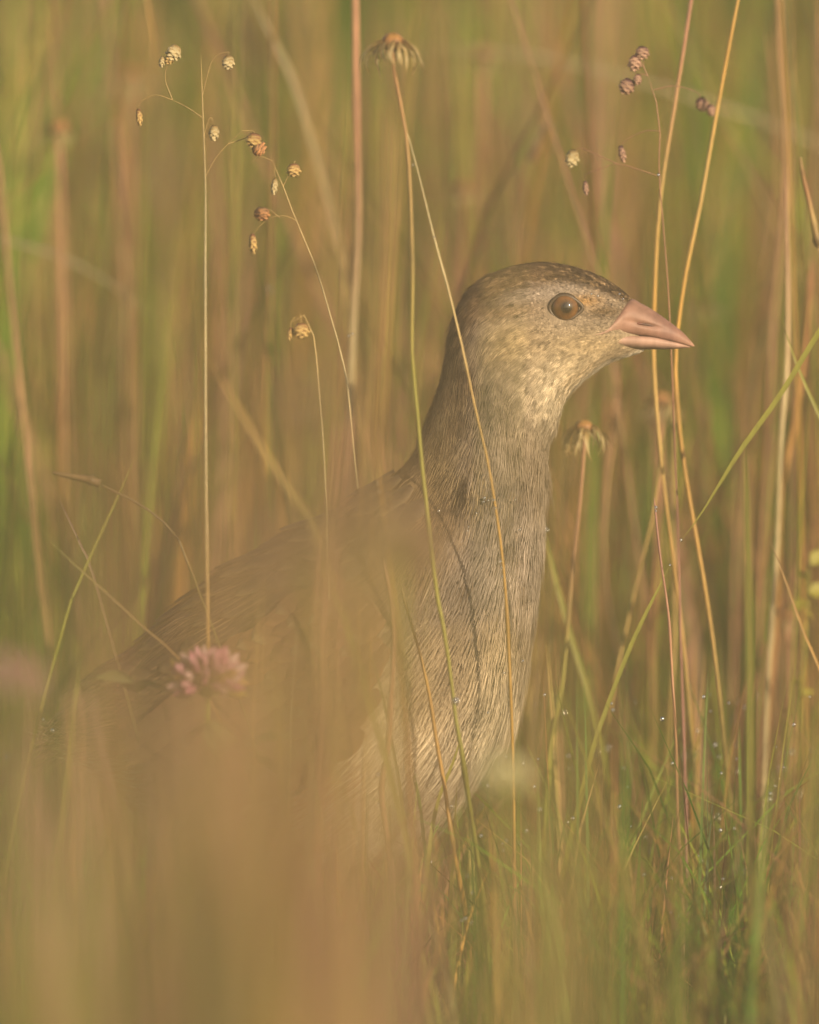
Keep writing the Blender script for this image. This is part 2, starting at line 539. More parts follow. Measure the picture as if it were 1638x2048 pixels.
# ------------------------------------------------------------------ the bird
# dorsal point, ventral point, half breadth (picture pixels of S metres)
ST = [
    ((1264, 598), (1288, 702), 20), ((1240, 577), (1222, 722), 52), ((1200, 553), (1182, 746), 68),
    ((1150, 535), (1154, 768), 78), ((1095, 526), (1130, 795), 84), ((1040, 531), (1117, 830), 86),
    ((985, 549), (1110, 858), 86), ((942, 580), (1098, 884), 84), ((914, 630), (1091, 915), 83),
    ((900, 690), (1088, 952), 83), ((888, 752), (1086, 995), 85), ((865, 828), (1085, 1042), 90),
    ((840, 892), (1081, 1098), 100), ((803, 942), (1073, 1165), 115), ((757, 976), (1062, 1240), 135),
    ((704, 1018), (1049, 1320), 154), ((630, 1052), (1030, 1410), 176), ((562, 1092), (985, 1498), 186),
    ((492, 1130), (920, 1582), 190), ((424, 1177), (840, 1652), 186), ((354, 1236), (740, 1702), 172),
    ((292, 1294), (620, 1722), 150), ((235, 1335), (480, 1705), 118), ((195, 1380), (350, 1645), 82),
    ((165, 1420), (250, 1575), 48), ((145, 1460), (182, 1520), 20)]
NU = 26
_D = np.array([[(d[0] - 819) * S, 0, (GY - d[1]) * S] for d, v, h in ST])
_V = np.array([[(v[0] - 819) * S, 0, (GY - v[1]) * S] for d, v, h in ST])
_W = np.array([h * S for d, v, h in ST])


def cr(A, x):
    """Catmull-Rom on rows of A at fractional index x (array)"""
    n = len(A)
    x = np.clip(x, 0, n - 1 - 1e-6)
    i = x.astype(int)
    t = x - i
    g = lambda k: A[np.clip(k, 0, n - 1)]
    a, b_, c, d = g(i - 1), g(i), g(i + 1), g(i + 2)
    if A.ndim > 1: t = t[:, None]
    return 0.5 * (2 * b_ + (c - a) * t + (2 * a - 5 * b_ + 4 * c - d) * t * t + (3 * b_ - a - 3 * c + d) * t ** 3)


EYE = np.array(((1127 - 819) * S, 0, (GY - 613) * S))


def surf(u, th):
    """u: station index, th: angle from the back (0) over the side to the belly (pi); th<0 is the camera's side"""
    D, V, W = cr(_D, u), cr(_V, u), cr(_W, u)
    c, s = np.cos(th), np.sin(th)
    Cc = (D + V) / 2
    a = (D - V) / 2
    lat = np.sign(s) * np.abs(s) ** 0.92 * (1 - 0.13 * c)
    p = Cc + a * c[:, None]
    p[:, 1] += W * lat
    # hollow of the eye and the brow over it
    d = np.hypot(p[:, 0] - EYE[0], p[:, 2] - EYE[2]) / S
    sg = np.sign(p[:, 1])
    p[:, 1] -= sg * S * 7 * np.exp(-(d / 34) ** 2)
    db = np.hypot((p[:, 0] - EYE[0] - 20 * S) / 2.0, p[:, 2] - EYE[2] - 40 * S) / S
    p[:, 1] += sg * S * 6 * np.exp(-(db / 18) ** 2)
    dl = np.hypot((p[:, 0] - EYE[0] - 80 * S) / 2.2, p[:, 2] - EYE[2] + 12 * S) / S
    p[:, 1] -= sg * S * 5 * np.exp(-(dl / 20) ** 2)
    return p


def frame(u, th):
    e = 0.02
    p = surf(u, th)
    tu = surf(u + e, th) - surf(u - e, th)
    tv = surf(u, th + e) - surf(u, th - e)
    tu /= np.linalg.norm(tu, axis=1)[:, None] + 1e-12
    n = np.cross(tv, tu)
    n /= np.linalg.norm(n, axis=1)[:, None] + 1e-12
    c = surf(u, th * 0) * 0.5 + surf(u, th * 0 + np.pi) * 0.5
    flip = np.sign(((p - c) * n).sum(1))
    n *= np.where(flip == 0, 1, flip)[:, None]
    b_ = np.cross(n, tu)
    return p, tu, n, b_


GREYTAN = np.array((0.245, 0.196, 0.148))
BUFF = np.array((0.38, 0.285, 0.16))
CREAM = np.array((0.52, 0.45, 0.34))
WHITE = np.array((0.70, 0.64, 0.54))
DARK = np.array((0.050, 0.034, 0.024))
FBROWN = np.array((0.17, 0.115, 0.065))
RUFOUS = np.array((0.32, 0.13, 0.05))
ASH = np.array((0.255, 0.215, 0.186))


def g2(x, z, cx, cz, sx, sz):
    return np.exp(-((x - cx) / sx) ** 2 - ((z - cz) / sz) ** 2)


def plumage_colour(u, th, p, r=None):
    """colour of the plumage itself at a place on the body; r jitters feather by feather"""
    x = p[:, 0] / S + 819
    y = GY - p[:, 2] / S
    a = np.abs(th)
    N = len(u)
    k1 = r.uniform(0, 1, N) if r is not None else np.full(N, 0.5)
    k2 = r.normal(0, 1, N) if r is not None else np.zeros(N)
    C = np.tile(GREYTAN, (N, 1))

    def mix(c, wgt):
        nonlocal C
        wgt = np.clip(wgt, 0, 1)[:, None]
        C = C * (1 - wgt) + np.asarray(c) * wgt
    sm = lambda e0, e1, v: np.clip((v - e0) / (e1 - e0), 0, 1) ** 2 * (3 - 2 * np.clip((v - e0) / (e1 - e0), 0, 1))
    head = sm(9.5, 8, u)
    # grey brow and cheeks, buff ear patch, pale chin, pale throat with its sun highlight painted in
    mix(ASH * 1.12, head * g2(x, y, 1090, 575, 130, 30) * 0.95)
    mix(BUFF, g2(x, y, 1030, 675, 60, 42) * 0.75)
    mix(BUFF, g2(x, y, 1185, 690, 90, 30) * 0.7)
    mix((BUFF + CREAM) * 0.52, g2(x, y, 1150, 738, 95, 50) * 0.85)
    mix(CREAM * 1.15, g2(x, y, 1110, 790, 46, 62) * 0.8)
    mix(WHITE, head * sm(2.55, 2.95, a) * sm(3.6, 2.2, u))
    # crown: dark streaks with tan edges
    cr_ = head * sm(0.92, 0.62, a)
    mix(np.where((k1 < 0.75)[:, None], DARK * 1.1, FBROWN * 1.3), cr_)
    # rusty brow line and dark lores
    mix(np.array((0.38, 0.22, 0.08)), g2(x, y, 1175, 600, 34, 12) * 0.8)
    mix(FBROWN * np.where((k1 < 0.5)[:, None], 0.5, 1.0), g2(x, y, 1212, 622, 44, 13) * 0.9)
    mix(FBROWN * 1.1, g2(x, y, 1010, 612, 80, 17) * 0.8)
    mix(FBROWN * 0.8, g2(x, y, 1000, 560, 40, 60) * 0.35 * (k1 < 0.6))
    mix(FBROWN * 1.15, head * g2(x, y, 1000, 545, 110, 38) * 0.75)
    # hind neck mottled brown
    nk = sm(7.0, 9.0, u) * sm(1.45, 0.85, a)
    mix(np.where((k1 < 0.6)[:, None], FBROWN * 0.65, BUFF * 0.65), nk * 0.85)
    # neck and fore-neck
    neck = sm(8.5, 11, u) * sm(17, 14, u)
    mix(ASH * 1.18, neck * sm(1.3, 1.7, a) * 0.75)
    mix(FBROWN * 0.7, neck * sm(1.2, 1.6, a) * (k1 > 0.9) * 0.75)
    mix(DARK * 1.0, g2(x, y, 918, 948, 82, 55) * np.where(k1 < 0.66, 1.0, 0.1))
    mix(BUFF * 1.05, g2(x, y, 918, 948, 84, 58) * np.where(k1 > 0.74, 0.95, 0.0))
    mix(DARK * 1.6, g2(x, y, 1018, 1025, 9, 28) * 0.9)
    mix(BUFF * 0.9, g2(x, y, 960, 1240, 150, 70) * 0.6)
    # breast paler, warm bars on the flank
    br = sm(1190, 1420, y) * sm(0.9, 1.5, a) * sm(620, 780, x)
    mix(CREAM * 1.1, br * 0.9)
    mix(BUFF, g2(x, y, 860, 1320, 120, 55) * 0.55)
    fl = sm(815, 725, x + k2 * 16) * sm(1230, 1330, y) * sm(1.2, 1.6, a)
    bar = np.sin((x * 0.55 + y * 0.8) / 13.0 + k2 * 0.35)
    mix(np.where((bar > 0.15)[:, None], CREAM * 0.9, RUFOUS), fl * 0.9)
    # back: dark feathers with olive-buff edges
    bk = sm(11.3, 13.2, u) * sm(1.62, 1.2, a)
    mix(np.where((k1 < 0.5)[:, None], DARK * 1.6, FBROWN * 1.25), bk * 0.9)
    # long darker and paler locks that run with the feathers
    mot = noise2(x / 6.0, y / 8.0, 63) * np.clip(0.35 + 0.65 * noise2(x / 45.0, y / 45.0, 64), 0, 1.2)
    # dark mantle coming down over the shoulder
    sd = sm(10, -70, x - (852 - (y - 930) * 0.34) + 12 * k2) * sm(895, 950, y) * sm(1330, 1230, y)
    mix(np.where((k1 < 0.6)[:, None], DARK * 1.5, FBROWN * 1.05), sd * 0.9)
    lock = noise2(th * 8.0, u * 0.9, 61) + 0.6 * noise2(th * 19.0, u * 1.6, 62)
    C = C * np.exp((0.10 + 0.06 * (u < 7)) * k2 + 0.26 * lock * sm(6, 9, u) + 0.10 * lock + 0.13 * mot)[:, None]
    return C


def bird():
    root = empty('corncrake', Vector(((700 - 819) * S, 0, 0)))
    tag(root, 'brown grey bird with pink bill standing upright in the tall grass', 'bird')
    # ---- continuous body
    nu, nv = 130, 64
    uu = np.linspace(0, NU - 1.001, nu)
    tt = np.linspace(-np.pi, np.pi, nv, endpoint=False)
    U, TH = np.meshgrid(uu, tt, indexing='ij')
    p = surf(U.ravel(), TH.ravel())
    C = plumage_colour(U.ravel(), TH.ravel(), p)
    i = np.arange(nu - 1)[:, None] * nv
    k = np.arange(nv)[None, :]
    k2 = (k + 1) % nv
    F = np.stack([i + k, i + k2, i + nv + k2, i + nv + k], -1).reshape(-1, 4)
    V = np.vstack([p, p[:nv].mean(0)[None], p[-nv:].mean(0)[None]])
    C = np.vstack([C, C[:1], C[-1:]])
    kk = np.arange(nv)
    cap = np.concatenate([np.stack([np.full(nv, nu * nv), (kk + 1) % nv, kk], -1),
                          np.stack([np.full(nv, nu * nv + 1), (nu - 1) * nv + kk, (nu - 1) * nv + (kk + 1) % nv], -1)])
    outward(build('body', V, [F, cap], C * 0.9, M_SKIN, root))

    # ---- the fine plumage: small feathers of a few barbs each
    r = np.random.default_rng(77)

    def feathers(u0, u1, n, th0, th1):
        u = r.uniform(u0, u1, n)
        th = r.uniform(th0, th1, n)
        return u, th
    # sample evenly by area: many candidates kept with probability ~ area element * wanted density
    n = 600000
    u = r.uniform(0.05, NU - 1.5, n)
    th = r.uniform(-np.pi, np.pi, n)
    e = 0.02
    pu = (surf(u + e, th) - surf(u - e, th)) / (2 * e)
    pv = (surf(u, th + e) - surf(u, th - e)) / (2 * e)
    area = np.linalg.norm(np.cross(pu, pv), axis=1)
    dens = np.interp(u, [0, 5, 9, 12, 16, 20, 25], [7.5e6, 5.5e6, 3.4e6, 1.8e6, 1.0e6, 0.4e6, 0.25e6])
    dens = dens * np.where(th < 0.25, 1.0, 0.3)
    pr = area * dens * (NU - 1.55) * 2 * np.pi / n
    keep = r.uniform(0, 1, n) < pr
    u, th = u[keep], th[keep]
    p, T, Nn, B = frame(u, th)
    de = np.hypot((p[:, 0] - EYE[0]) * 0.92, p[:, 2] - EYE[2]) / S
    fx_, fy_ = p[:, 0] / S + 819, GY - p[:, 2] / S
    bare = ((fx_ > 1196) & (np.abs(fy_ - 668) < 4)) | (fx_ > 1260 - 0.9 * np.clip(fy_ - 655, 0, 14) + 60 * (fy_ > 696) + 8 * (fy_ < 620) + r.normal(0, 6, len(fx_)) * (fy_ < 696))
    ok = ((de > 30) | (np.abs(th) > 2.4)) & ~bare
    u, th, p, T, Nn, B, de = u[ok], th[ok], p[ok], T[ok], Nn[ok], B[ok], de[ok]
    n = len(u)
    Cf = plumage_colour(u, th, p, r)
    Lf = np.interp(u, [0, 2, 5, 8, 11, 14, 18, 25], [.0011, .0018, .0027, .0042, .0062, .0085, .0115, .013])
    Lf = Lf * r.uniform(0.8, 1.3, n) * np.interp(u, [0, 6, 9, 25], [1, 1, 1.45, 1.45])
    Lf = np.where(de < 60, np.minimum(Lf, 0.0013), Lf)
    Wf = Lf * np.interp(u, [0, 6, 14, 25], [0.26, 0.26, 0.24, 0.26])
    bw = np.interp(u, [0, 6, 12, 18, 25], [.00013, .00015, .00019, .00024, .00032])
    # flow swings gently so that the coat parts into locks
    sw = 0.24 * noise2(p[:, 0] * 260, p[:, 2] * 260, 31) + r.normal(0, 0.07, n)
    # side-neck feathers sweep towards the front edge
    T2 = T * np.cos(sw)[:, None] + B * np.sin(sw)[:, None]
    B2 = np.cross(Nn, T2)
    lift = r.uniform(0.05, 0.13, n) + 0.10 * noise2(p[:, 0] * 600, p[:, 2] * 600, 33).clip(0, 1)
    lift *= np.interp(u, [0, 3, 6, 25], [0.5, 0.7, 1.0, 1.0])
    edge = (np.abs(th) > 2.45) & (u < 9.5)
    lift = np.where(edge, lift + r.uniform(0.05, 0.32, n), lift)
    Lf = np.where(edge & (u < 4), Lf * 1.7, Lf)
    # a sparser upper layer of feathers, each with a tone of its own
    top = r.uniform(0, 1, n) < np.interp(u, [0, 6, 10, 25], [0.30, 0.30, 0.22, 0.2])
    Cf = Cf * np.where(top, np.exp(np.minimum(r.normal(0, 1, n) * np.interp(u, [0, 3, 5, 8, 11], [0.2, 0.26, 0.32, 0.32, 0.22]), 0.26)), 1.0)[:, None]
    lift = np.where(top, lift + 0.09, lift)
    Lf = np.where(top & (de > 60), Lf * 1.25, Lf)
    K = 7
    js = np.linspace(-1, 1, K)
    allV = np.empty((n, K, 5, 3), np.float32)
    allC = np.empty((n, K, 5, 3), np.float32)
    for j, x in enumerate(js):
        Lj = Lf * (1 - 0.35 * x * x) * r.uniform(0.8, 1.12, n)
        off = Wf * x
        jit = r.normal(0, 0.12, n) * Wf
        b0 = p + B2 * (off * 0.35)[:, None] - Nn * 0.0002
        m1 = p + B2 * (off * 0.85 + jit * 0.4)[:, None] + T2 * (Lj * 0.5)[:, None] + Nn * (Lj * lift * 0.55)[:, None]
        tip = p + B2 * (off * 1.0 + jit)[:, None] + T2 * Lj[:, None] + Nn * (Lj * lift * 0.62)[:, None]
        hw = (bw * 0.5 * r.uniform(0.8, 1.3, n))[:, None]
        allV[:, j, 0] = b0 - B2 * hw
        allV[:, j, 1] = b0 + B2 * hw
        allV[:, j, 2] = m1 - B2 * hw
        allV[:, j, 3] = m1 + B2 * hw
        allV[:, j, 4] = tip
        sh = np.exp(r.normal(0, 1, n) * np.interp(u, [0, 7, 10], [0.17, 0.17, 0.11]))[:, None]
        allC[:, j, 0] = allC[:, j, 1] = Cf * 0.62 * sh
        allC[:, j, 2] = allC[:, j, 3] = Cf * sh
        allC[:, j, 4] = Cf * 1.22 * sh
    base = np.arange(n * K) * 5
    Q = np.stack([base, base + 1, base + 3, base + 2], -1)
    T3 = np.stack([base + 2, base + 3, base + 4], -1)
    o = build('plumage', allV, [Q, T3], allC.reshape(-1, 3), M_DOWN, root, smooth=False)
    o['kind'] = 'stuff'
    print('feathers', n, 'tris', n * K * 3)

    # ---- bill
    def loft(name, top, bot, half, material, colfun, parent, rise=1.0, nseg=84, nv=60):
        x = np.linspace(0, len(top) - 1, nseg)
        A = cr(np.array([[(q[0] - 819) * S, 0, (GY - q[1]) * S] for q in top]), x)
        Bt = cr(np.array([[(q[0] - 819) * S, 0, (GY - q[1]) * S] for q in bot]), x)
        W = cr(np.array(half, float) * S, x)
        an = np.linspace(0, 2 * np.pi, nv, endpoint=False)
        c, s = np.cos(an), np.sin(an)
        Vv = np.empty((nseg, nv, 3))
        mid, a = (A + Bt) / 2, (A - Bt) / 2
        Vv[:] = mid[:, None, :] + a[:, None, :] * c[None, :, None]
        ex = np.where(c * rise > 0, 0.95, 0.34)
        Vv[:, :, 1] += W[:, None] * (np.sign(s) * np.abs(s) ** ex * (1 - 0.10 * rise * c))[None, :]
        Vv = Vv.reshape(-1, 3)
        i = np.arange(nseg - 1)[:, None] * nv
        k = np.arange(nv)[None, :]
        k2 = (k + 1) % nv
        F = np.stack([i + k, i + k2, i + nv + k2, i + nv + k], -1).reshape(-1, 4)
        capv = np.vstack([Vv[:nv].mean(0)[None], Vv[-nv:].mean(0)[None]])
        kk = np.arange(nv)
        cap = np.concatenate([np.stack([np.full(nv, nseg * nv), (kk + 1) % nv, kk], -1),
                              np.stack([np.full(nv, nseg * nv + 1), (nseg - 1) * nv + kk, (nseg - 1) * nv + (kk + 1) % nv], -1)])
        Vv = np.vstack([Vv, capv])
        gx, gy = Vv[:, 0] / S + 819, GY - Vv[:, 2] / S
        if rise > 0:        # the hollow round the nostril and a faint groove before it
            Vv[:, 1] -= np.sign(Vv[:, 1]) * S * (5.0 * g2(gx - (gy - 648) * 2, gy, 1290, 648 + (gx - 1290) * 0.17, 19, 4.5) + 1.6 * g2(gx, gy, 1300, 640, 45, 12))
        return outward(build(name, Vv, [F, cap], colfun(Vv), material, parent))

    PK = np.array((0.255, 0.142, 0.108))
    PK2 = np.array((0.315, 0.198, 0.158))
    ps = surf(*(q.ravel() for q in np.meshgrid(np.linspace(0, 6, 260), np.linspace(-2.9, -0.3, 260))))

    def side(x, y):
        """half breadth (pixels) of the head at a place seen from the side"""
        d = (ps[:, 0] / S + 819 - x) ** 2 + (GY - ps[:, 2] / S - y) ** 2
        return -ps[d.argmin(), 1] / S

    def cu(v):
        x = v[:, 0] / S + 819
        y = GY - v[:, 2] / S
        t = np.clip((x - 1200) / 188, 0, 1)
        c = ramp([GREYTAN * np.array((1.25, 1.0, 1.0)), PK, PK * 0.98, PK * np.array((0.85, 0.8, 0.85)), np.array((0.30, 0.17, 0.12))], t)
        c = c * (1 - 0.30 * g2(x, y, 1300, 622 + (x - 1290) * 0.55, 70, 12))[:, None]
        c = c * (1 - 0.55 * g2(x, y, 1291, 648, 17, 4))[:, None]
        return c * np.exp(0.10 * noise2(x / 9, y / 6, 71) + 0.07 * noise2(x / 3, y / 3, 72))[:, None]

    def cl(v):
        x = v[:, 0] / S + 819
        t = np.clip((x - 1200) / 188, 0, 1)
        return ramp([np.array((0.58, 0.42, 0.22)), PK2 * 1.05, PK2 * 1.1, PK2, np.array((0.36, 0.22, 0.17))], t)
    up = loft('upper_mandible',
              [(1178, 664), (1212, 651), (1256, 600), (1285, 608), (1312, 624), (1340, 644), (1364, 663), (1381, 681), (1389, 691)],
              [(1172, 671), (1205, 670), (1240, 668), (1270, 669), (1300, 673), (1328, 679), (1354, 685), (1376, 691), (1388, 693)],
              [side(1172, 671) - 1.5, side(1205, 670) + 1.0, side(1240, 668) + 2.5, 38, 31, 23.5, 16, 8.5, 1.5], M_HORN, cu, root)
    lo = loft('lower_mandible',
              [(1224, 671), (1236, 669.5), (1250, 668.5), (1275, 670.5), (1303, 672.5), (1330, 678.5), (1354, 684.5), (1370, 689), (1380, 692)],
              [(1226, 690), (1238, 695), (1252, 697.5), (1275, 698.5), (1302, 698.5), (1328, 698.5), (1352, 697.5), (1369, 696), (1380, 695)],
              [side(1226, 683) - 2, side(1238, 682) + 1.5, 40, 36.5, 30, 22.5, 15, 8, 1.5], M_HORN, cl, root, rise=-1.0)
    # nostrils: a slit in the side of the upper mandible
    for sgn in (-1, 1):
        pts = [(1274, 645), (1284, 646.5), (1296, 648.5), (1307, 651)]
        yy = [-34.2, -32.4, -29.6, -27.4]
        path = [Vector(((q[0] - 819) * S, -sgn * yv * S * 0.985, (GY - q[1]) * S)) for q, yv in zip(pts, yy)]
        path = [Vector((v.x, v.y, v.z)) for v in path]
        o = tube_obj('nostril', path, 2.8 * S, 1.6 * S, [(0.12, 0.025, 0.016), (0.05, 0.018, 0.013), (0.09, 0.035, 0.026)], M_DARK, up, n=9, sides=8)

    # ---- eyes
    for sgn in (-1, 1):
        cen = np.array([EYE[0] + 1 * S, sgn * 55.5 * S, EYE[2]])
        rad = 31.5 * S
        ax = np.array([0.14, sgn * 1.0, 0.03]); ax /= np.linalg.norm(ax)
        e1 = np.cross([0, 0, 1.0], ax); e1 /= np.linalg.norm(e1)
        e2 = np.cross(ax, e1)

        def capmesh(name, a0, a1, rr, cfun, material, parent, na=14, nr=40):
            aa = np.linspace(a0, a1, na)
            ph = np.linspace(0, 2 * np.pi, nr, endpoint=False)
            Vv = cen + rr * (np.cos(aa)[:, None, None] * ax + np.sin(aa)[:, None, None] * (np.cos(ph)[None, :, None] * e1 + np.sin(ph)[None, :, None] * e2))
            i = np.arange(na - 1)[:, None] * nr
            k = np.arange(nr)[None, :]
            k2 = (k + 1) % nr
            F = np.stack([i + k, i + k2, i + nr + k2, i + nr + k], -1).reshape(-1, 4)
            cc = cfun(np.repeat(aa, nr), np.tile(ph, na))
            v_ = Vv.reshape(-1, 3)
            if np.dot(np.cross(v_[F[0][1]] - v_[F[0][0]], v_[F[0][3]] - v_[F[0][0]]), v_[F[0][0]] - cen) < 0:
                F = F[:, ::-1]
            return build(name, Vv.reshape(-1, 3), F, cc, material, parent)
        ey = empty('eye', Vector(cen))
        ey.parent = root
        ey.matrix_parent_inverse = root.matrix_world.inverted()
        capmesh('iris', 0.20, 1.35, rad, lambda a, ph: ramp([(0.02, 0.011, 0.005), (0.06, 0.031, 0.010), (0.10, 0.048, 0.016), (0.145, 0.068, 0.022), (0.12, 0.056, 0.019), (0.03, 0.018, 0.010)], np.clip((a - 0.2) / 0.78, 0, 1)) * (1 + 0.12 * np.sin(ph * 17 + 3 * np.sin(ph * 5)))[:, None], M_EYE, ey)
        capmesh('pupil', 0.001, 0.36, rad * 1.004, lambda a, ph: ramp([(0.006, 0.004, 0.003), (0.008, 0.005, 0.003), (0.025, 0.014, 0.006)], a / 0.36), M_EYE, ey, na=8)
        # lids: an almond rim drawn out towards the bill
        ph = np.linspace(0, 2 * np.pi, 49)
        rx = 27.2 + 9 * np.clip(np.cos(ph), 0, 1) ** 6 + 3 * np.clip(-np.cos(ph), 0, 1) ** 6
        ring = np.stack([cen[0] + rx * np.cos(ph) * S, cen[1] + sgn * (rad * 0.56 - 0.00022 + 0.0005 * 0 * ph), cen[2] + 24.6 * np.sin(ph) * S], -1)
        ring[:, 1] -= sgn * (0.0007 * np.clip(np.cos(ph), 0, 1) ** 4)
        Vv, F = tube(ring, np.full(49, 4.0 * S), 8)
        build('eyelid', Vv, F, np.array((0.06, 0.042, 0.028)), M_DARK, ey)

    # ---- wings, mantle and tail feathers
    def vane(name, L, W, edge, core, tipc, cut=0.5):
        nl = 8
        t = np.linspace(0, 1, nl)
        wprof = np.sin(np.clip(t * 0.93 + 0.07, 0, 1) * np.pi) ** 0.55 * W * 0.5
        xs = np.array([-1, -cut, 0, cut, 1])
        Vv = np.zeros((nl, 5, 3))
        Vv[:, :, 0] = wprof[:, None] * xs
        Vv[:, :, 1] = (t * L)[:, None]
        Vv[:, :, 2] = 0.10 * W * (1 - xs ** 2)[None, :] + 0.05 * L * np.sin(t * np.pi * 0.5)[:, None] - 0.05 * L * t[:, None]
        Cc = np.zeros((nl, 5, 3))
        wc = np.array([0, 0.85, 1, 0.85, 0])[None, :, None] * (1 - np.clip((t - 0.72) / 0.2, 0, 1))[:, None, None]
        Cc[:] = np.asarray(edge) * (1 - wc) + np.asarray(core) * wc
        Cc[-2:] = tipc
        i = np.arange(nl - 1)[:, None] * 5
        k = np.arange(4)[None, :]
        F = np.stack([i + k, i + k + 1, i + 6 + k, i + 5 + k], -1).reshape(-1, 4)
        o = build(name, Vv.reshape(-1, 3), F, Cc.reshape(-1, 3), M_VANE)
        me = o.data
        bpy.data.objects.remove(o)
        return me
    WR = np.array((0.19, 0.105, 0.055))
    mantle = [vane('mantle_feather', 0.0135, 0.0058, BUFF * 0.34 * f, DARK * 1.2, BUFF * 0.34 * f) for f in (0.85, 1.0, 1.15)]
    covert = [vane('covert_feather', 0.0115, 0.0058, WR * f, WR * 0.75 * f, c) for f, c in ((0.9, WR * 0.9), (1.1, BUFF * 0.6), (1.2, WR * 1.2))]
    flight = [vane('flight_feather', 0.048, 0.009, WR * f, FBROWN * f, WR * f) for f in (0.9, 1.1)]
    tailf = [vane('tail_feather', 0.024, 0.008, BUFF * 0.55 * f, DARK * 1.5, BUFF * 0.6 * f) for f in (0.9, 1.1)]

    def place(me, u, th, parent, off, yaw=0.0, tilt=0.08, name='feather'):
        p, T, Nn, B = frame(np.array([u]), np.array([th]))
        p, T, Nn = Vector(p[0]), Vector(T[0]), Vector(Nn[0])
        q = Matrix.Rotation(yaw, 3, Nn) @ T
        q = (q + Nn * tilt).normalized()
        xx = q.cross(Nn).normalized()
        nn = xx.cross(q)
        mw = Matrix((xx, q, nn)).transposed().to_4x4()
        mw.translation = p + Nn * off
        o = bpy.data.objects.new(name, me)
        col.objects.link(o)
        o.parent = parent
        o.matrix_parent_inverse = parent.matrix_world.inverted()
        o.matrix_world = mw
        return o
    rr = random.Random(4)
    for row, u in enumerate(np.arange(13.2, 23.5, 0.62)):
        nacross = 7 if u < 20 else 5
        for j in range(nacross):
            th = (-1 + 2 * (j + 0.5 * (row % 2)) / nacross) * (1.02 - 0.02 * u / 5)
            place(mantle[rr.randrange(3)], u, th, root, 0.0016, rr.uniform(-.2, .2))
    for sgn in (-1, 1):
        # the folded wing: a shell lying along the side
        nu2, nv2 = 22, 12
        ug = np.linspace(16.4, 22.8, nu2)
        Ug, Vg = np.meshgrid(ug, np.linspace(0, 1, nv2), indexing='ij')
        lo_, hi_ = 0.92, 0.92 + 0.98 * np.sin(np.clip((Ug - 15.6) / 7.8, 0, 1) * np.pi) ** 0.6
        TH = sgn * (lo_ + (hi_ - lo_) * Vg)
        pp, _, nn_, _ = frame(Ug.ravel(), TH.ravel())
        edge = np.sin(np.pi * Vg.ravel()) ** 0.5
        Vv = pp + nn_ * (0.0006 + 0.0032 * edge)[:, None]
        i = np.arange(nu2 - 1)[:, None] * nv2
        k = np.arange(nv2 - 1)[None, :]
        F = np.stack([i + k, i + k + 1, i + nv2 + k + 1, i + nv2 + k], -1).reshape(-1, 4)
        wing = build('wing', Vv, F, np.tile(WR * 0.8, (len(Vv), 1)), M_VANE, root)
        rows = np.arange(16.5, 20.4, 0.40) if sgn < 0 else np.arange(16.0, 20.4, 1.0)
        for row, u in enumerate(rows):
            nac = 10 if sgn < 0 else 5
            hi = 0.92 + 0.98 * math.sin(min(max((u - 15.6) / 7.8, 0), 1) * math.pi) ** 0.6
            for j in range(nac):
                v = (j + 0.25 + 0.5 * (row % 2)) / nac
                th = sgn * (0.92 + (hi - 0.92) * v)
                place(covert[rr.randrange(3)], u, th, wing, 0.0042, rr.uniform(-.2, .2))
        for j in range(7):
            place(flight[j % 2], 19.2, sgn * (1.05 + 0.11 * j), wing, 0.0040 + 0.0004 * j, 0.0, 0.02)
    tl = empty('tail', Vector(((165 - 819) * S, 0, (GY - 1440) * S)))
    tl.parent = root
    tl.matrix_parent_inverse = root.matrix_world.inverted()
    for j in range(9):
        place(tailf[j % 2], 22.9, (j - 4) * 0.16, tl, 0.0005 + 0.0003 * abs(4 - j), (j - 4) * 0.03, 0.0)
    # ---- legs and feet, deep in the grass
    for sgn, fx in ((-1, 700), (1, 745)):
        leg = empty('leg', Vector(((fx - 819) * S, sgn * 0.012, 0.0)))
        leg.parent = root
        leg.matrix_parent_inverse = root.matrix_world.inverted()
        q = lambda x, y, yy: Vector(((x - 819) * S, yy, (GY - y) * S))
        LC = [(0.30, 0.20, 0.13), (0.34, 0.23, 0.16)]
        tube_obj('shin', [q(fx - 10, 1640, sgn * .013), q(fx - 25, 1720, sgn * .013), q(fx - 40, 1790, sgn * .012)], 0.006, 0.0022, [FBROWN, BUFF * 0.7, LC[0]], M_DARK, leg, 12)
        tube_obj('shank', [q(fx - 40, 1785, sgn * .012), q(fx - 20, 1900, sgn * .012), q(fx, 2020, sgn * .012)], 0.0022, 0.0018, LC, M_DARK, leg, 14)
        for a_, ln in ((0.45, .026), (0.0, .033), (-0.45, .026), (math.pi, .011)):
            st = q(fx, 2018, sgn * .012)
            tube_obj('toe', [st, st + Vector((math.cos(a_) * ln * .5, math.sin(a_) * ln * .5, .0012)), st + Vector((math.cos(a_) * ln, math.sin(a_) * ln, -.001))], 0.0016, 0.0009, LC, M_DARK, leg, 8)
    return root


bird()

# ------------------------------------------------------------------ single plants that can be told apart
def grounded(pts, y, y2=None):
    """picture polyline, top first, at depth y (y2 at its foot) -> world points, foot first, reaching the ground"""
    n = len(pts)
    y2 = y if y2 is None else y2
    w_ = [P(q[0], q[1], y + (y2 - y) * i / max(n - 1, 1)) for i, q in enumerate(pts)]
    last, prev = w_[-1], w_[-2]
    if last.z > 0.004:
        d = (last - prev).normalized()
        h = last.z + 0.008
        slope = max(-0.6, min(0.6, d.x / max(-d.z, 0.2)))
        w_.append(Vector((last.x + slope * h * 0.35, last.y + 0.01, last.z - h * 0.5)))
        w_.append(Vector((last.x + slope * h * 0.5, last.y + 0.015, -0.008)))
    return w_[::-1]


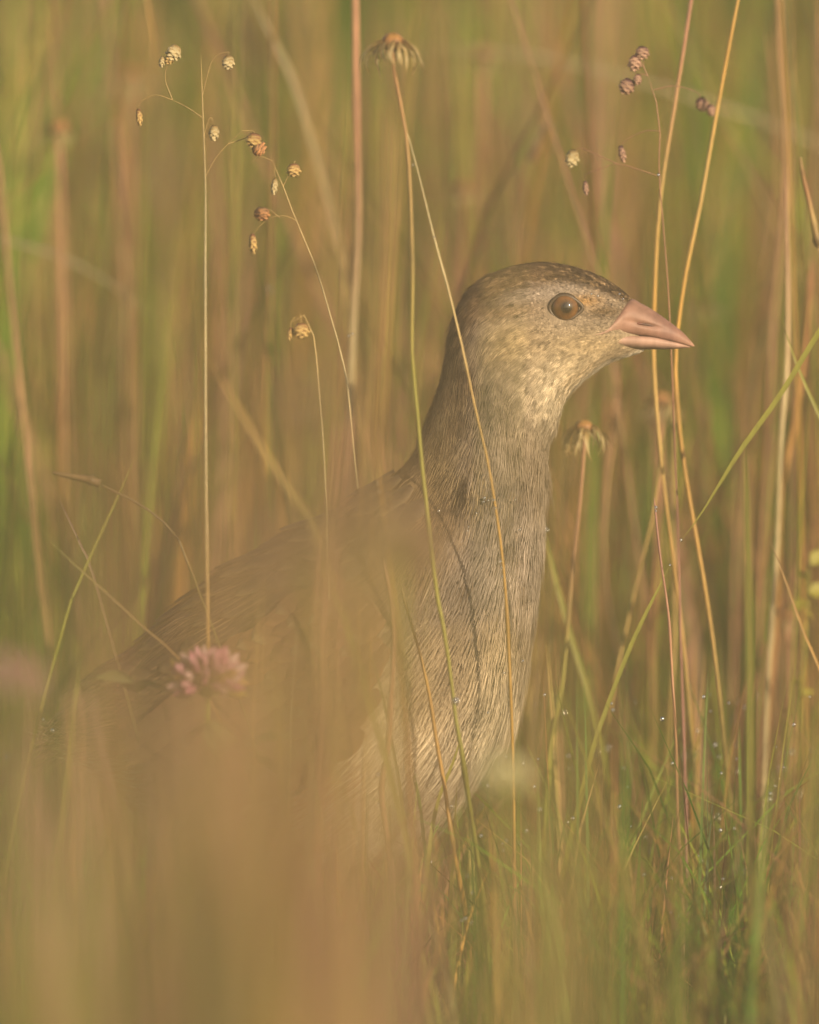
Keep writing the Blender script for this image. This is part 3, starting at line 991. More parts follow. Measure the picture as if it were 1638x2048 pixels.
def px_w(w_px, y):
    return w_px * S * (DIST + y) / DIST


def stem(label, pts, y, w0, w1, cols, y2=None, group=None, nodes=(), name='grass_stalk', cat='grass stalk', material=None, sheath=None):
    """one grass stem: w0 breadth at the foot, w1 at the top (picture pixels), cols from foot to top"""
    wp = grounded(pts, y, y2)
    root = empty(name, wp[0])
    tag(root, label, cat, group)
    tube_obj('culm', wp, px_w(w0, y) / 2, px_w(w1, y) / 2, cols, material or M_STEM, root, n=34, sides=8, nodes=nodes)
    if sheath:      # a leaf that leaves the stem: (fraction up the stem, length px, angle, colour)
        path = smooth_path(wp, 40)
        for fr, ln, an, c in sheath:
            q = Vector(path[int(fr * 39)])
            L = ln * S
            d = Vector((math.sin(an), random.uniform(-.3, .3), math.cos(an)))
            ribbon_obj('leaf', [q, q + d * L * .5 + Vector((0, 0, L * .12)), q + d * L + Vector((math.sin(an) * L * .1, 0, -L * .05))], px_w(w0 * 1.3, y), px_w(2, y), [c, np.asarray(c) * 1.1], M_GRASS, root, 12)
    return root, wp


def blade(label, pts, y, w0, w1, cols, y2=None, group=None, face=(0.2, -1, 0.1)):
    wp = grounded(pts, y, y2)
    o = ribbon_obj('grass_shoot', wp, px_w(w0, y), px_w(w1, y), cols, M_GRASS, None, 30, 0.25, face)
    tag(o, label, 'grass blade', group)
    return o


def nod_path(head, foot_x, y):
    return [head, ((head[0] + foot_x) / 2, head[1] + (GY - head[1]) * 0.45), (foot_x, GY - 60)]


# ---- heads ---------------------------------------------------------------
def unit_mesh(V, F, C, material, name):
    o = build(name, V, F, C, material)
    me = o.data
    bpy.data.objects.remove(o)
    return me


def spikelet_mesh(cols, tiers=6, seed=0):
    """a quaking-grass spikelet hanging down -Z, one unit long: an ovoid of tiers of overlapping scalloped scales"""
    r = random.Random(seed)
    VV, FF, CC = [], [], []
    off, k = 0, 12
    ph = np.linspace(0, 2 * np.pi, k, endpoint=False)
    for q in range(tiers):
        z0 = -0.9 * (q / tiers) ** 1.05
        h = 0.34 - 0.02 * q
        f = lambda z: 0.50 * np.sin(np.pi * np.clip(-z * 0.86 + 0.16, 0, 1)) ** 0.75
        rows = []
        for g, zz in enumerate(np.linspace(0, 1, 4)):
            z = z0 - h * zz
            rad = (f(z0 - h * 0.4) * (0.62, 1.0, 1.12, 1.05)[g])
            lob = np.cos(ph * 3 + (q % 2) * np.pi + 0.5 * q) * (0, .05, .12, .20)[g] + r.uniform(-.03, .03)
            rows.append(np.stack([np.cos(ph) * rad * (1 + lob), np.sin(ph) * rad * (1 + lob), z - lob * 1.3 * h + 0 * ph], -1))
        V = np.concatenate(rows)
        i_ = np.arange(3)[:, None] * k
        j_ = np.arange(k)[None, :]
        FF.append(np.stack([i_ + j_, i_ + (j_ + 1) % k, i_ + k + (j_ + 1) % k, i_ + k + j_], -1).reshape(-1, 4) + off)
        c0 = np.asarray(cols[0]) * r.uniform(.8, 1.15); c1 = np.asarray(cols[1]) * r.uniform(.85, 1.15)
        CC.append(np.repeat(np.stack([c0 * .5, c0, c1, c1 * 1.25]), k, 0))
        VV.append(V)
        off += len(V)
    return unit_mesh(np.vstack(VV), np.vstack(FF), np.vstack(CC), M_STRAW, 'spikelet')


SPK = {
    'straw': [spikelet_mesh((RUST * .8, STRAW * 0.9), 6, i) for i in range(2)],
    'pale': [spikelet_mesh((STRAW * .6, PALE * 0.85), 6, i + 3) for i in range(2)],
    'brown': [spikelet_mesh((BROWN * 1.2, RUST * 1.4), 6, i + 6) for i in range(2)],
    'purple': [spikelet_mesh((np.array((.08, .03, .035)), np.array((.34, .21, .15))), 6, i + 9) for i in range(2)],
}


def put(me, name, parent, loc, size, rot):
    o = bpy.data.objects.new(name, me)
    col.objects.link(o)
    o.parent = parent
    o.matrix_parent_inverse = parent.matrix_world.inverted()
    o.matrix_world = Matrix.Translation(loc) @ rot.to_4x4() @ Matrix.Diagonal((size[0], size[1], size[2], 1))
    return o


def rot_eul(x, y, z):
    return Matrix.Rotation(z, 3, 'Z') @ Matrix.Rotation(y, 3, 'Y') @ Matrix.Rotation(x, 3, 'X')


def quaking(label, main, y, w0, w1, cols, branches, spk, group, y2=None):
    """quaking grass: main polyline; branches: polylines in the picture; spk: (x, y, length px, breadth, kind, yaw, depth offset, (branch end))"""
    root, wp = stem(label, main, y, w0, w1, cols, y2=y2, group=group, name='quaking_grass', cat='grass')
    for br in branches:
        pts = [P(q[0], q[1], y + (q[2] if len(q) > 2 else 0)) for q in br]
        tube_obj('branch', pts, px_w(2.2, y) / 2, px_w(1.4, y) / 2, [cols[-1], np.asarray(cols[-1]) * 0.8], M_STEM, root, 14, 5)
    for (x, yy, ln, br, kind, yaw, dy, tilt) in spk:
        me = SPK[kind][random.randrange(2)]
        L = px_w(ln, y + dy)
        top = P(x, yy - ln / 2, y + dy)
        put(me, 'spikelet', root, top, (L * br, L * br * 0.75, L), rot_eul(random.uniform(-.2, .2), tilt, yaw))
    return root


BRACT = []
for i in range(4):
    r_ = random.Random(i + 40)
    n = 9
    t = np.linspace(0, 1, n)
    droop = (1.15, 1.5, 0.8, 1.8)[i]
    ang = np.cumsum(np.full(n, droop * 1.4 / n)) - 0.25 * (i % 2) + 0.15
    x = np.concatenate([[0], np.cumsum(np.cos(ang[:-1]) / n)])
    z = np.concatenate([[0], -np.cumsum(np.sin(ang[:-1]) / n)])
    pth = np.stack([x, 0.05 * np.sin(t * 5 + i), z], -1)
    wd = 0.034 * np.array([.7, 1, 1, .95, .85, .75, .6, .4, .08])
    V = np.stack([pth + np.array([0, 1, 0]) * wd[:, None] + np.array([0, 0, .03]), pth, pth - np.array([0, 1, 0]) * wd[:, None] + np.array([0, 0, .03])], 1).reshape(-1, 3)
    i_ = np.arange(n - 1)[:, None] * 3
    j_ = np.arange(2)[None, :]
    F = np.stack([i_ + j_, i_ + j_ + 1, i_ + 4 + j_, i_ + 3 + j_], -1).reshape(-1, 4)
    C = np.repeat(ramp([BROWN * 1.6, STRAW * 0.75, PALE, STRAW], t), 3, 0)
    BRACT.append(unit_mesh(V, F, C, M_STRAW, 'bract'))


def dry_head(root, top, size, seed=0, nb=24, full=1.0):
    """spent daisy-like head: a button with reflexed, shrivelled bracts"""
    r = random.Random(seed)
    an = np.linspace(0, np.pi, 9)
    prof = np.stack([np.sin(an) * 0.36 + 0.02, np.cos(an) * 0.30], -1)
    k = 14
    ph = np.linspace(0, 2 * np.pi, k, endpoint=False)
    V = np.stack([prof[:, 0][:, None] * np.cos(ph), prof[:, 0][:, None] * np.sin(ph), np.repeat(prof[:, 1][:, None], k, 1)], -1)
    V = V * size * (1 + 0.08 * np.sin(ph * 5)[None, :, None])
    i_ = np.arange(8)[:, None] * k
    j_ = np.arange(k)[None, :]
    F = np.stack([i_ + j_, i_ + (j_ + 1) % k, i_ + k + (j_ + 1) % k, i_ + k + j_], -1).reshape(-1, 4)
    C = ramp([GOLD * 0.9, RUST * 1.1, BROWN * 1.3], np.repeat(np.linspace(0, 1, 9), k))
    build('button', V.reshape(-1, 3) + np.array(top), F, C, M_STRAW, root)
    for i in range(nb):
        a = i * 2.399 + r.uniform(-.2, .2)
        rr = 0.26 * size
        zz = r.uniform(-0.10, 0.08) * size
        loc = Vector(top) + Vector((math.cos(a) * rr, math.sin(a) * rr, zz))
        L = size * r.uniform(0.55, 1.55) * full
        put(BRACT[r.randrange(4)], 'bract', root, loc, (L, L, L), rot_eul(r.uniform(-.3, .3), r.uniform(-.25, .35), a))


def dry_flower(label, head, pts, y, w0, w1, cols, size_px, group, seed=0, full=1.0, nb=24, y2=None):
    root, wp = stem(label, [head] + pts, y, w0, w1, cols, y2=y2, group=group, name='dry_flower', cat='flower')
    dry_head(root, wp[-1], px_w(size_px * 0.95, y), seed, nb, full)
    return root


def floret_mesh(c0, c1, name):
    """one pea-like floret of a clover head, pointing along +Z, unit long"""
    n, k = 7, 6
    t = np.linspace(0, 1, n)
    rad = np.array([.05, .075, .085, .095, .12, .10, .015])
    pth = np.stack([0.10 * t ** 2, 0 * t, t], -1)
    V, F = tube(pth, rad, k)
    V = V.copy()
    V[:, 1] *= 0.7
    C = np.repeat(ramp([c0, c0, c1, np.asarray(c1) * 1.15], t), k, 0)
    return unit_mesh(V, F, C, M_PETAL, name)


FL_PINK = [floret_mesh((0.62, 0.42, 0.36), c, 'floret') for c in ((0.44, 0.17, 0.26), (0.54, 0.28, 0.35), (0.58, 0.40, 0.40))]
FL_DRY = [floret_mesh((0.40, 0.32, 0.10), c, 'floret') for c in ((0.42, 0.32, 0.08), (0.45, 0.28, 0.12))]
FL_TAN = [floret_mesh((0.30, 0.21, 0.13), c, 'floret') for c in ((0.37, 0.26, 0.17), (0.32, 0.22, 0.15))]
FL_CREAM = [floret_mesh((0.50, 0.50, 0.22), c, 'floret') for c in ((0.78, 0.74, 0.50), (0.72, 0.66, 0.42))]


def leaflet_mesh(ca=(0.16, 0.19, 0.06), cb=(0.26, 0.27, 0.11)):
    n, k = 7, 5
    t = np.linspace(0, 1, n)
    wd = np.array([.06, .24, .36, .40, .34, .20, .03])
    xs = np.linspace(-1, 1, k)
    V = np.zeros((n, k, 3))
    V[:, :, 0] = t[:, None]
    V[:, :, 1] = wd[:, None] * xs
    V[:, :, 2] = 0.12 * np.abs(xs)[None, :] * wd[:, None] * 2 - 0.10 * t[:, None] ** 2
    i_ = np.arange(n - 1)[:, None] * k
    j_ = np.arange(k - 1)[None, :]
    F = np.stack([i_ + j_, i_ + j_ + 1, i_ + k + j_ + 1, i_ + k + j_], -1).reshape(-1, 4)
    C = np.tile(np.array(ca), (n * k, 1))
    C[(np.arange(n * k) % k) == 2] = cb
    return unit_mesh(V.reshape(-1, 3), F, C, M_GRASS, 'leaflet')


LEAFLET = leaflet_mesh()
LEAF_Y = leaflet_mesh((0.28, 0.26, 0.035), (0.32, 0.29, 0.06))


def clover(label, head, foot_x, y, size_px, florets, group, seed=0, nf=64, dryf=None, leaves=()):
    r = random.Random(seed)
    root, wp = stem(label, nod_path((head[0], head[1] + size_px * 0.35), foot_x, y), y, 9, 8, [OLIVE, OLIVE * 1.2, LIME * .9], group=group, name='clover', cat='flower')
    cen = P(head[0], head[1] + size_px * 0.22, y)
    R_ = px_w(size_px, y)
    for i in range(nf):
        f = (i + 0.5) / nf
        pol = math.acos(1 - 1.42 * f)           # from the crown to a little below the equator
        az = i * 2.39996 + r.uniform(-.15, .15)
        L = R_ * (0.62 + 0.22 * math.sin(pol)) * r.uniform(0.85, 1.12)
        dr = Vector((math.sin(pol) * math.cos(az), math.sin(pol) * math.sin(az), math.cos(pol)))
        rot = dr.to_track_quat('Z', 'X').to_matrix()
        fl = florets if not (dryf and pol > 1.15 and r.random() < 0.35) else dryf
        put(fl[r.randrange(len(fl))], 'floret', root, cen + dr * R_ * 0.16, (L * 1.25, L * 1.25, L), rot)
    # green cup under the florets
    an = np.linspace(0.15, np.pi, 7)
    k = 12
    ph = np.linspace(0, 2 * np.pi, k, endpoint=False)
    V = np.stack([np.sin(an)[:, None] * np.cos(ph), np.sin(an)[:, None] * np.sin(ph), np.repeat(np.cos(an)[:, None], k, 1)], -1).reshape(-1, 3) * R_ * 0.3
    i_ = np.arange(6)[:, None] * k
    j_ = np.arange(k)[None, :]
    F = np.stack([i_ + j_, i_ + (j_ + 1) % k, i_ + k + (j_ + 1) % k, i_ + k + j_], -1).reshape(-1, 4)
    build('calyx', V + np.array(cen) - np.array([0, 0, R_ * 0.1]), F, LIME * 0.9, M_GRASS, root)
    for (lx, ly, dy, sz, azs) in leaves:
        q = P(lx, ly, y + dy)
        st = P((lx + head[0] * 2) / 3, ly + 30, y)
        tube_obj('petiole', [st, (st + q) / 2 + Vector((0, 0, .002)), q], px_w(4, y) / 2, px_w(3, y) / 2, [OLIVE, LIME * .8], M_STEM, root, 10, 6)
        for az, el in azs:
            put(LEAFLET, 'leaflet', root, q, (sz * S, sz * S, sz * S), rot_eul(r.uniform(-.4, .4), el, az))
    return root


def plants():
    G1 = 'dry flower heads on stalks'
    G2 = 'quaking grass plants'
    G3 = 'single grass stems round the bird'
    G4 = 'single grass blades round the bird'
    G5 = 'clover flowers'
    # --- sharp or nearly sharp
    dry_flower('spent brown flower head on tall olive stalk passing behind the bird\'s nape', (785, 84),
               [(790, 150), (811, 260), (822, 400), (826, 560), (823, 700), (830, 800), (843, 940), (856, 1040), (872, 1180), (889, 1270), (903, 1370), (914, 1450), (926, 1510)],
               -0.045, 9, 7, [GREEN * 1.5, OLIVE * 1.3, YG * 1.1, YG, YG * .9, STRAW * .8, RUST * 1.2], 62, G1, 1, nb=64, full=1.15)
    dry_flower('spent brown flower head with curling bracts under the bird\'s bill', (1168, 855),
               [(1168, 900), (1160, 1000), (1148, 1120), (1135, 1250), (1120, 1380), (1102, 1480), (1095, 1560)],
               0.03, 9, 8, [YG * .9, YG, YG, OLIVE * 1.4, PINK * .8, PINK], 54, G1, 2, nb=58, full=1.15)
    stem('thin straw stem crossing the bird\'s neck, orange towards its foot',
         [(806, 235), (838, 350), (870, 480), (900, 590), (925, 690), (955, 830), (975, 920), (990, 1020), (1003, 1120), (1012, 1220), (1018, 1330), (1022, 1440)],
         -0.035, 9, 2.2, [RUST, RUST * 1.2, GOLD * .9, GOLD, GOLD * 1.05, STRAW, PALE, PALE], group=G3, nodes=(.45, .72, .82))
    stem('thick orange stem slanting across the bird\'s lower breast',
         [(800, 1160), (818, 1230), (836, 1300), (860, 1400), (880, 1520), (898, 1620), (915, 1720)],
         -0.035, 12, 5, [RUST, RUST * 1.2, GOLD, GOLD, GOLD * .9, BROWN * 1.4], group=G3)
    stem('pinkish stem standing before the flank beside the orange stem',
         [(770, 1120), (784, 1220), (788, 1330), (782, 1420), (779, 1500), (770, 1570), (778, 1680)],
         -0.06, 15, 8, [MAUVE, MAUVE, PINK, PINK, PINK * 1.1], group=G3)
    blade('dark green blade leaning over the lower breast, left of the orange stem', [(762, 1310), (790, 1400), (815, 1500), (838, 1600), (850, 1700)], -0.025, 9, 5, [GREEN, GREEN * 1.2, GREEN * 1.1], group=G4)
    blade('second dark blade over the lower breast with its tip nearest the flank', [(738, 1290), (765, 1390), (788, 1500), (806, 1610)], -0.045, 9, 5, [GREEN, OLIVE, OLIVE * .8], group=G4)
    blade('bright green blade bending up at the foot of the breast', [(925, 1460), (908, 1520), (880, 1590), (866, 1650), (856, 1730)], -0.03, 14, 5, [YG, YG * 1.2, YG], group=G4)
    blade('short lime blade crossing the breast beside the wing', [(775, 1165), (755, 1215), (735, 1270), (705, 1340)], -0.02, 5, 3, [YG, YG], group=G4)
    stem('thin pink stem with dew near the right edge of the bird',
         [(1308, 995), (1320, 1110), (1335, 1230), (1344, 1350), (1350, 1450)], 0.0, 8, 4, [MAUVE, PINK, PINK * 1.1, MAUVE * 1.2], group=G3)
    stem('straight stem behind the bill, mauve above and orange below',
         [(1402, -120), (1382, 0), (1350, 200), (1326, 350), (1315, 470), (1308, 620), (1307, 720), (1322, 900), (1362, 1250)], 0.035, 8, 7,
         [OLIVE * .8, OLIVE, OLIVE * 1.2, STRAW * .8, GOLD * .95, STRAW * 1.1, GOLD * 1.1, STRAW, PINK * 1.2, MAUVE * 1.3], group=G3, nodes=(.62,))
    stem('slanting golden stem ending behind the tip of the bill, rightmost of the pair',
         [(1500, -120), (1476, 0), (1440, 190), (1400, 420), (1375, 530), (1355, 650), (1348, 740), (1362, 900), (1420, 1250)], 0.03, 9, 7,
         [OLIVE * .8, OLIVE, OLIVE * 1.2, STRAW * .8, GOLD, GOLD, GOLD * 1.15, STRAW * 1.1, GOLD * 1.1, STRAW], group=G3, nodes=(.58,))
    # that blade arches over from a root outside the frame on the right
    o = ribbon_obj('grass_shoot', [P(1905, 2040, 0.03), P(1860, 1300, 0.02), P(1780, 760, 0.01), P(1690, 600, 0.0), P(1638, 664, 0.0), P(1560, 790, 0.0), P(1480, 902, 0.0), P(1402, 1028, 0.0), P(1360, 1084, 0.0)],
                   16 * S, 9 * S, [GREEN * 1.2, YG, YG, YG * 1.1, YG], M_GRASS, None, 46, 0.3)
    tag(o, 'long green blade arching in from the right edge with its tip pointing down', 'grass blade', G4)
    blade('green blade rising to a dewy tip right of the bird\'s breast', [(1342, 1128), (1320, 1170), (1290, 1230), (1262, 1290), (1238, 1350), (1210, 1425), (1180, 1520)], 0.0, 13, 7, [GREEN * 1.3, YG, YG, YG * 1.1], group=G4)
    blade('short green blade leaning out of the right edge below the pink stems', [(1562, 632), (1580, 690), (1602, 750), (1640, 835), (1690, 960)], 0.02, 12, 7, [YG, YG, YG], group=G4)
    blade('orange-tipped blade at the right edge above the yellow leaves', [(1532, 1062), (1560, 1130), (1582, 1192), (1610, 1270), (1642, 1345), (1690, 1480)], 0.01, 10, 4, [YG, YG * 1.1, GOLD * .9, GOLD, BROWN * 1.5], group=G4)
    stem('hairy straw stem leaning left below the bill', [(1330, 850), (1318, 940), (1306, 1020), (1292, 1085), (1270, 1180), (1245, 1290), (1228, 1380)], 0.055, 7, 5, [RUST, STRAW * .8, STRAW * .8, STRAW * .8, STRAW * .8], group=G3)
    stem('upright straw stem below the bill tip', [(1345, 800), (1348, 880), (1347, 1000), (1350, 1150), (1346, 1300), (1340, 1400)], 0.075, 8, 6, [OLIVE, STRAW * .7, STRAW * .8, STRAW * .8], group=G3)
    # --- quaking grass, left
    ST_ = [STRAW * .7, GOLD * .9, GOLD, PALE, PALE, STRAW * .8]
    quaking('quaking grass left of the bird with straw spikelets on a hair-thin stem',
            [(402, 112), (405, 200), (409, 300), (412, 400), (411, 600), (409, 850), (413, 1100), (415, 1300)], -0.01, 7, 2, ST_,
            [[(411, 352), (432, 315), (456, 288), (484, 262)], [(404, 235), (375, 215), (345, 200)], [(456, 288), (480, 280), (508, 270, -.005)], [(484, 262), (505, 262), (512, 272)], [(405, 190), (425, 120), (456, 104), (458, 114)], [(345, 200), (330, 150), (352, 92)], [(345, 200), (310, 190), (280, 205), (277, 218)], [(408, 270), (420, 235), (429, 250)]],
            [(458, 125, 27, .85, 'pale', .3, 0, .1), (429, 266, 30, .8, 'pale', 1.2, 0, 0), (512, 281, 28, 1., 'straw', .2, -.005, .3), (508, 302, 26, 1.1, 'brown', .6, -.005, -.9),
             (354, 108, 32, .9, 'pale', .5, .0, .5), (343, 120, 22, .8, 'straw', .5, 0, .5), (326, 124, 22, .7, 'pale', 1.4, .0, .2), (277, 234, 34, .45, 'straw', 1.3, .01, .05)], G2, y2=-0.06)
    quaking('quaking grass with a slanting stem between the two pink stems left of the bird',
            [(545, 322), (566, 372), (592, 440), (630, 530), (662, 635), (690, 740), (705, 860)], 0.005, 6, 2, ST_[1:],
            [[(595, 443), (570, 432), (540, 436), (516, 456), (507, 470)], [(566, 372), (580, 345), (590, 322), (588, 328)], [(545, 322), (520, 314), (498, 328)], [(550, 334), (549, 345), (551, 356)], [(560, 436), (540, 420), (526, 412)]],
            [(588, 341, 26, 1., 'straw', .4, 0, .1), (551, 373, 32, .5, 'pale', 1.3, 0, .1), (525, 428, 27, 1.1, 'brown', .3, .005, .1), (505, 488, 40, .5, 'straw', 1.4, 0, .1)], G2)
    quaking('short quaking grass with one round spikelet beside the bird\'s nape',
            [(575, 650), (600, 628), (625, 660), (640, 800), (650, 1000)], -0.03, 6, 2, ST_[1:],
            [[(600, 628), (602, 636), (603, 648)], [(590, 634), (582, 645), (582, 655)]],
            [(603, 662, 30, 1., 'straw', .4, 0, .1), (583, 668, 26, .5, 'straw', .9, 0, .1)], G2)
    # --- quaking grass, right
    PU = [MAUVE * 1.2, MAUVE * 1.5, PINK * .9, PINK * .8]
    quaking('quaking grass with purple spikelets above the bird\'s bill',
            [(1296, 152), (1308, 180), (1320, 262), (1318, 345), (1326, 450), (1335, 580), (1340, 680), (1346, 800)], 0.016, 6, 2, PU,
            [[(1316, 352), (1280, 340), (1235, 328), (1200, 338), (1172, 348), (1170, 362)], [(1320, 262), (1290, 262), (1255, 278), (1243, 290)], [(1296, 152), (1290, 140), (1286, 118)], [(1296, 152), (1285, 148), (1272, 152)], [(1235, 328), (1200, 312), (1160, 296), (1148, 302)], [(1308, 180), (1350, 172), (1395, 185), (1400, 198)], [(1296, 152), (1280, 120), (1272, 110)]],
            [(1287, 106, 26, 1., 'purple', .4, 0, .2), (1272, 128, 32, .8, 'purple', .6, 0, .3), (1262, 175, 32, .9, 'purple', .2, 0, .5), (1277, 160, 22, .8, 'purple', .9, 0, .4), (1400, 210, 28, .85, 'purple', .3, .02, -.4), (1417, 222, 24, .8, 'purple', .7, .02, -.5),
             (1147, 317, 34, .75, 'pale', .5, 0, .05), (1241, 308, 34, .5, 'purple', 1.3, 0, -.1), (1170, 376, 28, .5, 'purple', 1.4, 0, .1)], G2)
    # --- pink clover
    clover('pink clover head blooming left of the bird\'s wing', (415, 1345), 400, -0.08, 82, FL_PINK, G5, 3, 70, FL_DRY,
           leaves=[(428, 1440, 0, 90, ((-1.2, .9), (.5, .8), (2.6, .6))), (478, 1500, -.01, 110, ((-.15, -.35), (2.2, .3), (.6, .4))), (270, 1365, .01, 80, ((.2, .2), (3.0, -.2), (1.5, 0.2)))])
    clover('blurred pink clover head at the left edge of the picture', (22, 1350), 10, -0.42, 70, FL_PINK, G5, 5, 56)
    clover('blurred cream clover head in front of the foot of the breast', (1010, 1548), 1022, -0.40, 52, FL_CREAM, G5, 7, 50)
    clover('blurred brown flower head hiding the bird\'s shoulder', (822, 1080), 800, -0.55, 82, FL_TAN, G5, 11, 60)
    clover('blurred brown flower head before the bird\'s back, left of the shoulder', (668, 1040), 690, -0.8, 74, FL_TAN, G5, 12, 60)
    clover('blurred brown flower head low on the shoulder, under the larger one', (745, 1165), 750, -0.75, 70, FL_TAN, G5, 17, 56)
    clover('blurred brown flower head before the middle of the back', (560, 1130), 570, -0.85, 80, FL_TAN, G5, 18, 56)
    clover('blurred brown flower head above the shoulder beside the golden stems', (735, 985), 740, -0.9, 60, FL_TAN, G5, 19, 56)
    clover('blurred tan flower head before the bird\'s crown', (1012, 492), 960, -0.55, 34, FL_TAN, G5, 13, 46)
    clover('blurred tan flower head low before the bird\'s wing', (370, 1530), 372, -0.8, 100, FL_TAN, G5, 14, 60)
    clover('blurred tan flower head before the meadow left of the nape', (600, 800), 610, -0.75, 62, FL_TAN, G5, 15, 50)
    clover('blurred orange flower head in the lower right haze', (1238, 1760), 1240, -0.6, 44, FL_DRY, G5, 16, 46)
    # --- soft stems behind and in front
    B = lambda lab, pts, y, w0, w1, cols, **k: stem(lab, pts, y, w0, w1, [np.asarray(c) * 0.72 + OLIVE * 0.28 for c in cols] if y > 0.1 else cols, group=G3, **k)
    B('thick pink stem with two joints left of the spent flower head', [(708, -120), (711, 0), (713, 240), (712, 450), (706, 620), (700, 800), (694, 1000)], 0.085, 15.0, 12.0, [MAUVE, PINK, PINK, PALE * .8, PINK, PINK * 1.1], nodes=(.74, .84))
    B('blurred golden stem before the bird\'s back, left of the nape', [(790, 250), (786, 420), (776, 600), (764, 760), (758, 900), (776, 1030)], -0.20, 9, 7, [RUST, RUST, GOLD * .8, GOLD * .8, STRAW * .8])
    B('blurred golden stem beside the spent flower head stalk', [(775, 200), (772, 320), (770, 500), (762, 690), (748, 860), (742, 1010)], -0.26, 8, 6, [GOLD * .8, GOLD * .8, GOLD * .8, STRAW * .8])
    B('blurred pink stem under the bill behind the spent flower head', [(1238, 700), (1226, 860), (1212, 980), (1207, 1100), (1215, 1220), (1240, 1330), (1262, 1420)], 0.12, 10.5, 8.7, [MAUVE, PINK, PINK, PINK * 1.1])
    B('straw stem with a dewdrop left of the slanting quaking grass', [(545, -60), (545, 100), (546, 300), (544, 480), (539, 640), (534, 790)], 0.13, 8.7, 7.4, [OLIVE, STRAW, GOLD, RUST, RUST])
    B('pale green stem rising left of the straw stem', [(478, -80), (477, 60), (474, 300), (470, 520), (464, 760)], 0.15, 8.1, 6.8, [OLIVE, GREEN * 2, YG, YG * .9, OLIVE * 1.3])
    B('leaning pink stem at the far left edge', [(-30, 180), (-5, 340), (18, 560), (38, 760), (58, 930), (72, 1050)], 0.12, 11.8, 9.3, [MAUVE, PINK, PINK * 1.2, PINK * 1.1])
    B('blurred pink stem second from the left edge', [(95, -60), (112, 160), (124, 420), (134, 700), (141, 950)], 0.2, 10.5, 8.1, [MAUVE, PINK * .9, PINK, RUST * 1.3])
    B('blurred pink stem curving beside the left quaking grass', [(205, -80), (220, 140), (236, 330), (250, 560), (256, 760)], 0.22, 11.2, 8.7, [RUST, PINK, PINK * .9, PINK])
    B('hazy rust stem between two pink stems on the left', [(268, 300), (270, 480), (262, 640), (250, 860)], 0.3, 11.2, 8.7, [RUST, RUST * 1.1, RUST])
    o = ribbon_obj('grass_shoot', [P(165, 2040, .3), P(190, 900, .28), P(238, 120, .2), P(268, -70, .1), P(286, -50, .1), P(302, 40, .1), P(312, 110, .1), P(318, 178, .1)], 7 * S, 15 * S, [OLIVE, OLIVE * .9, OLIVE, OLIVE * .9, OLIVE, STRAW * .7, GOLD * .8, GOLD * .8], M_GRASS, None, 46, 0.3)
    tag(o, 'golden blade hanging down from the top edge beside the quaking grass', 'grass blade', G4)
    B('green stem near the top centre behind the spent flower head', [(855, -80), (835, 40), (818, 180), (800, 420)], 0.2, 9.9, 6.2, [YG, YG, GOLD])
    B('slim golden stem in front of the wing, below the clover\'s right', [(520, 1130), (519, 1230), (515, 1380), (511, 1540)], -0.14, 12, 3, [RUST, GOLD * .8, GOLD * .7, STRAW * .7])
    B('slim pale stem before the wing, right of the golden one', [(594, 1250), (588, 1320), (582, 1420), (580, 1520)], -0.07, 7, 2, [OLIVE, STRAW * .8, PALE * .7])
    B('hazy pink stem before the bird\'s shoulder', [(672, 840), (662, 960), (650, 1080), (640, 1220), (634, 1340)], -0.18, 13.0, 9.0, [PINK, PINK, PINK * 1.1])
    B('hazy pink stem before the bird\'s shoulder, nearer the golden stems', [(700, 820), (686, 950), (672, 1090), (664, 1260)], -0.24, 13.0, 9.0, [PINK, PINK * .9, PINK * 1.1])
    B('pink stem standing tallest at the right edge', [(1556, -120), (1562, 60), (1570, 260), (1562, 460), (1545, 640), (1538, 800)], 0.14, 13.6, 9.9, [MAUVE, PINK, PINK, PINK])
    B('rust stem close beside the tallest pink stem at the right', [(1540, 60), (1552, 220), (1556, 380), (1530, 560), (1512, 720), (1500, 900)], 0.2, 12.4, 8.7, [RUST, PINK, PINK * .9, RUST * 1.3])
    B('pale split straw stem at the right edge', [(1572, 330), (1575, 480), (1576, 600), (1574, 760), (1566, 860)], 0.06, 11.0, 8.0, [RUST, PALE * .9, PALE, PINK])
    B('orange stem leaning right of the pale split straw', [(1622, 520), (1612, 680), (1590, 840), (1570, 960), (1555, 1120)], 0.09, 18.0, 12.0, [RUST, RUST * 1.3, GOLD * .7, RUST])
    B('olive stem bending near the right top corner', [(1572, -100), (1580, 60), (1594, 220), (1604, 330), (1614, 480), (1628, 700)], 0.1, 7.4, 6.2, [OLIVE, YG * .9, YG * .8, OLIVE])
    B('rust stem at the extreme right top', [(1640, 0), (1636, 200), (1630, 420), (1632, 640)], 0.18, 12.4, 9.9, [RUST, RUST, PINK * .8])
    B('mauve stem in the lower left haze', [(165, 1380), (185, 1500), (205, 1660), (222, 1850)], -0.35, 22.0, 14.0, [MAUVE, MAUVE, MAUVE * 1.2])
    B('rust stem in the lower left corner haze', [(138, 1380), (142, 1500), (145, 1680)], -0.3, 22.0, 18.0, [RUST * 1.2, RUST * 1.5, PINK])
    blade('blurred green blade standing upright in the right undergrowth', [(1488, 860), (1494, 1000), (1499, 1200), (1502, 1400), (1502, 1640), (1504, 1800)], -0.10, 18, 10, [OLIVE, YG * .7, YG * .8, YG * .8], group=G4, face=(0, -1, 0))
    blade('blurred green blade in the lower right corner', [(1640, 1440), (1622, 1600), (1606, 1780), (1590, 1960)], -0.16, 20, 12, [OLIVE, YG * .7, YG * .8], group=G4, face=(0, -1, 0))
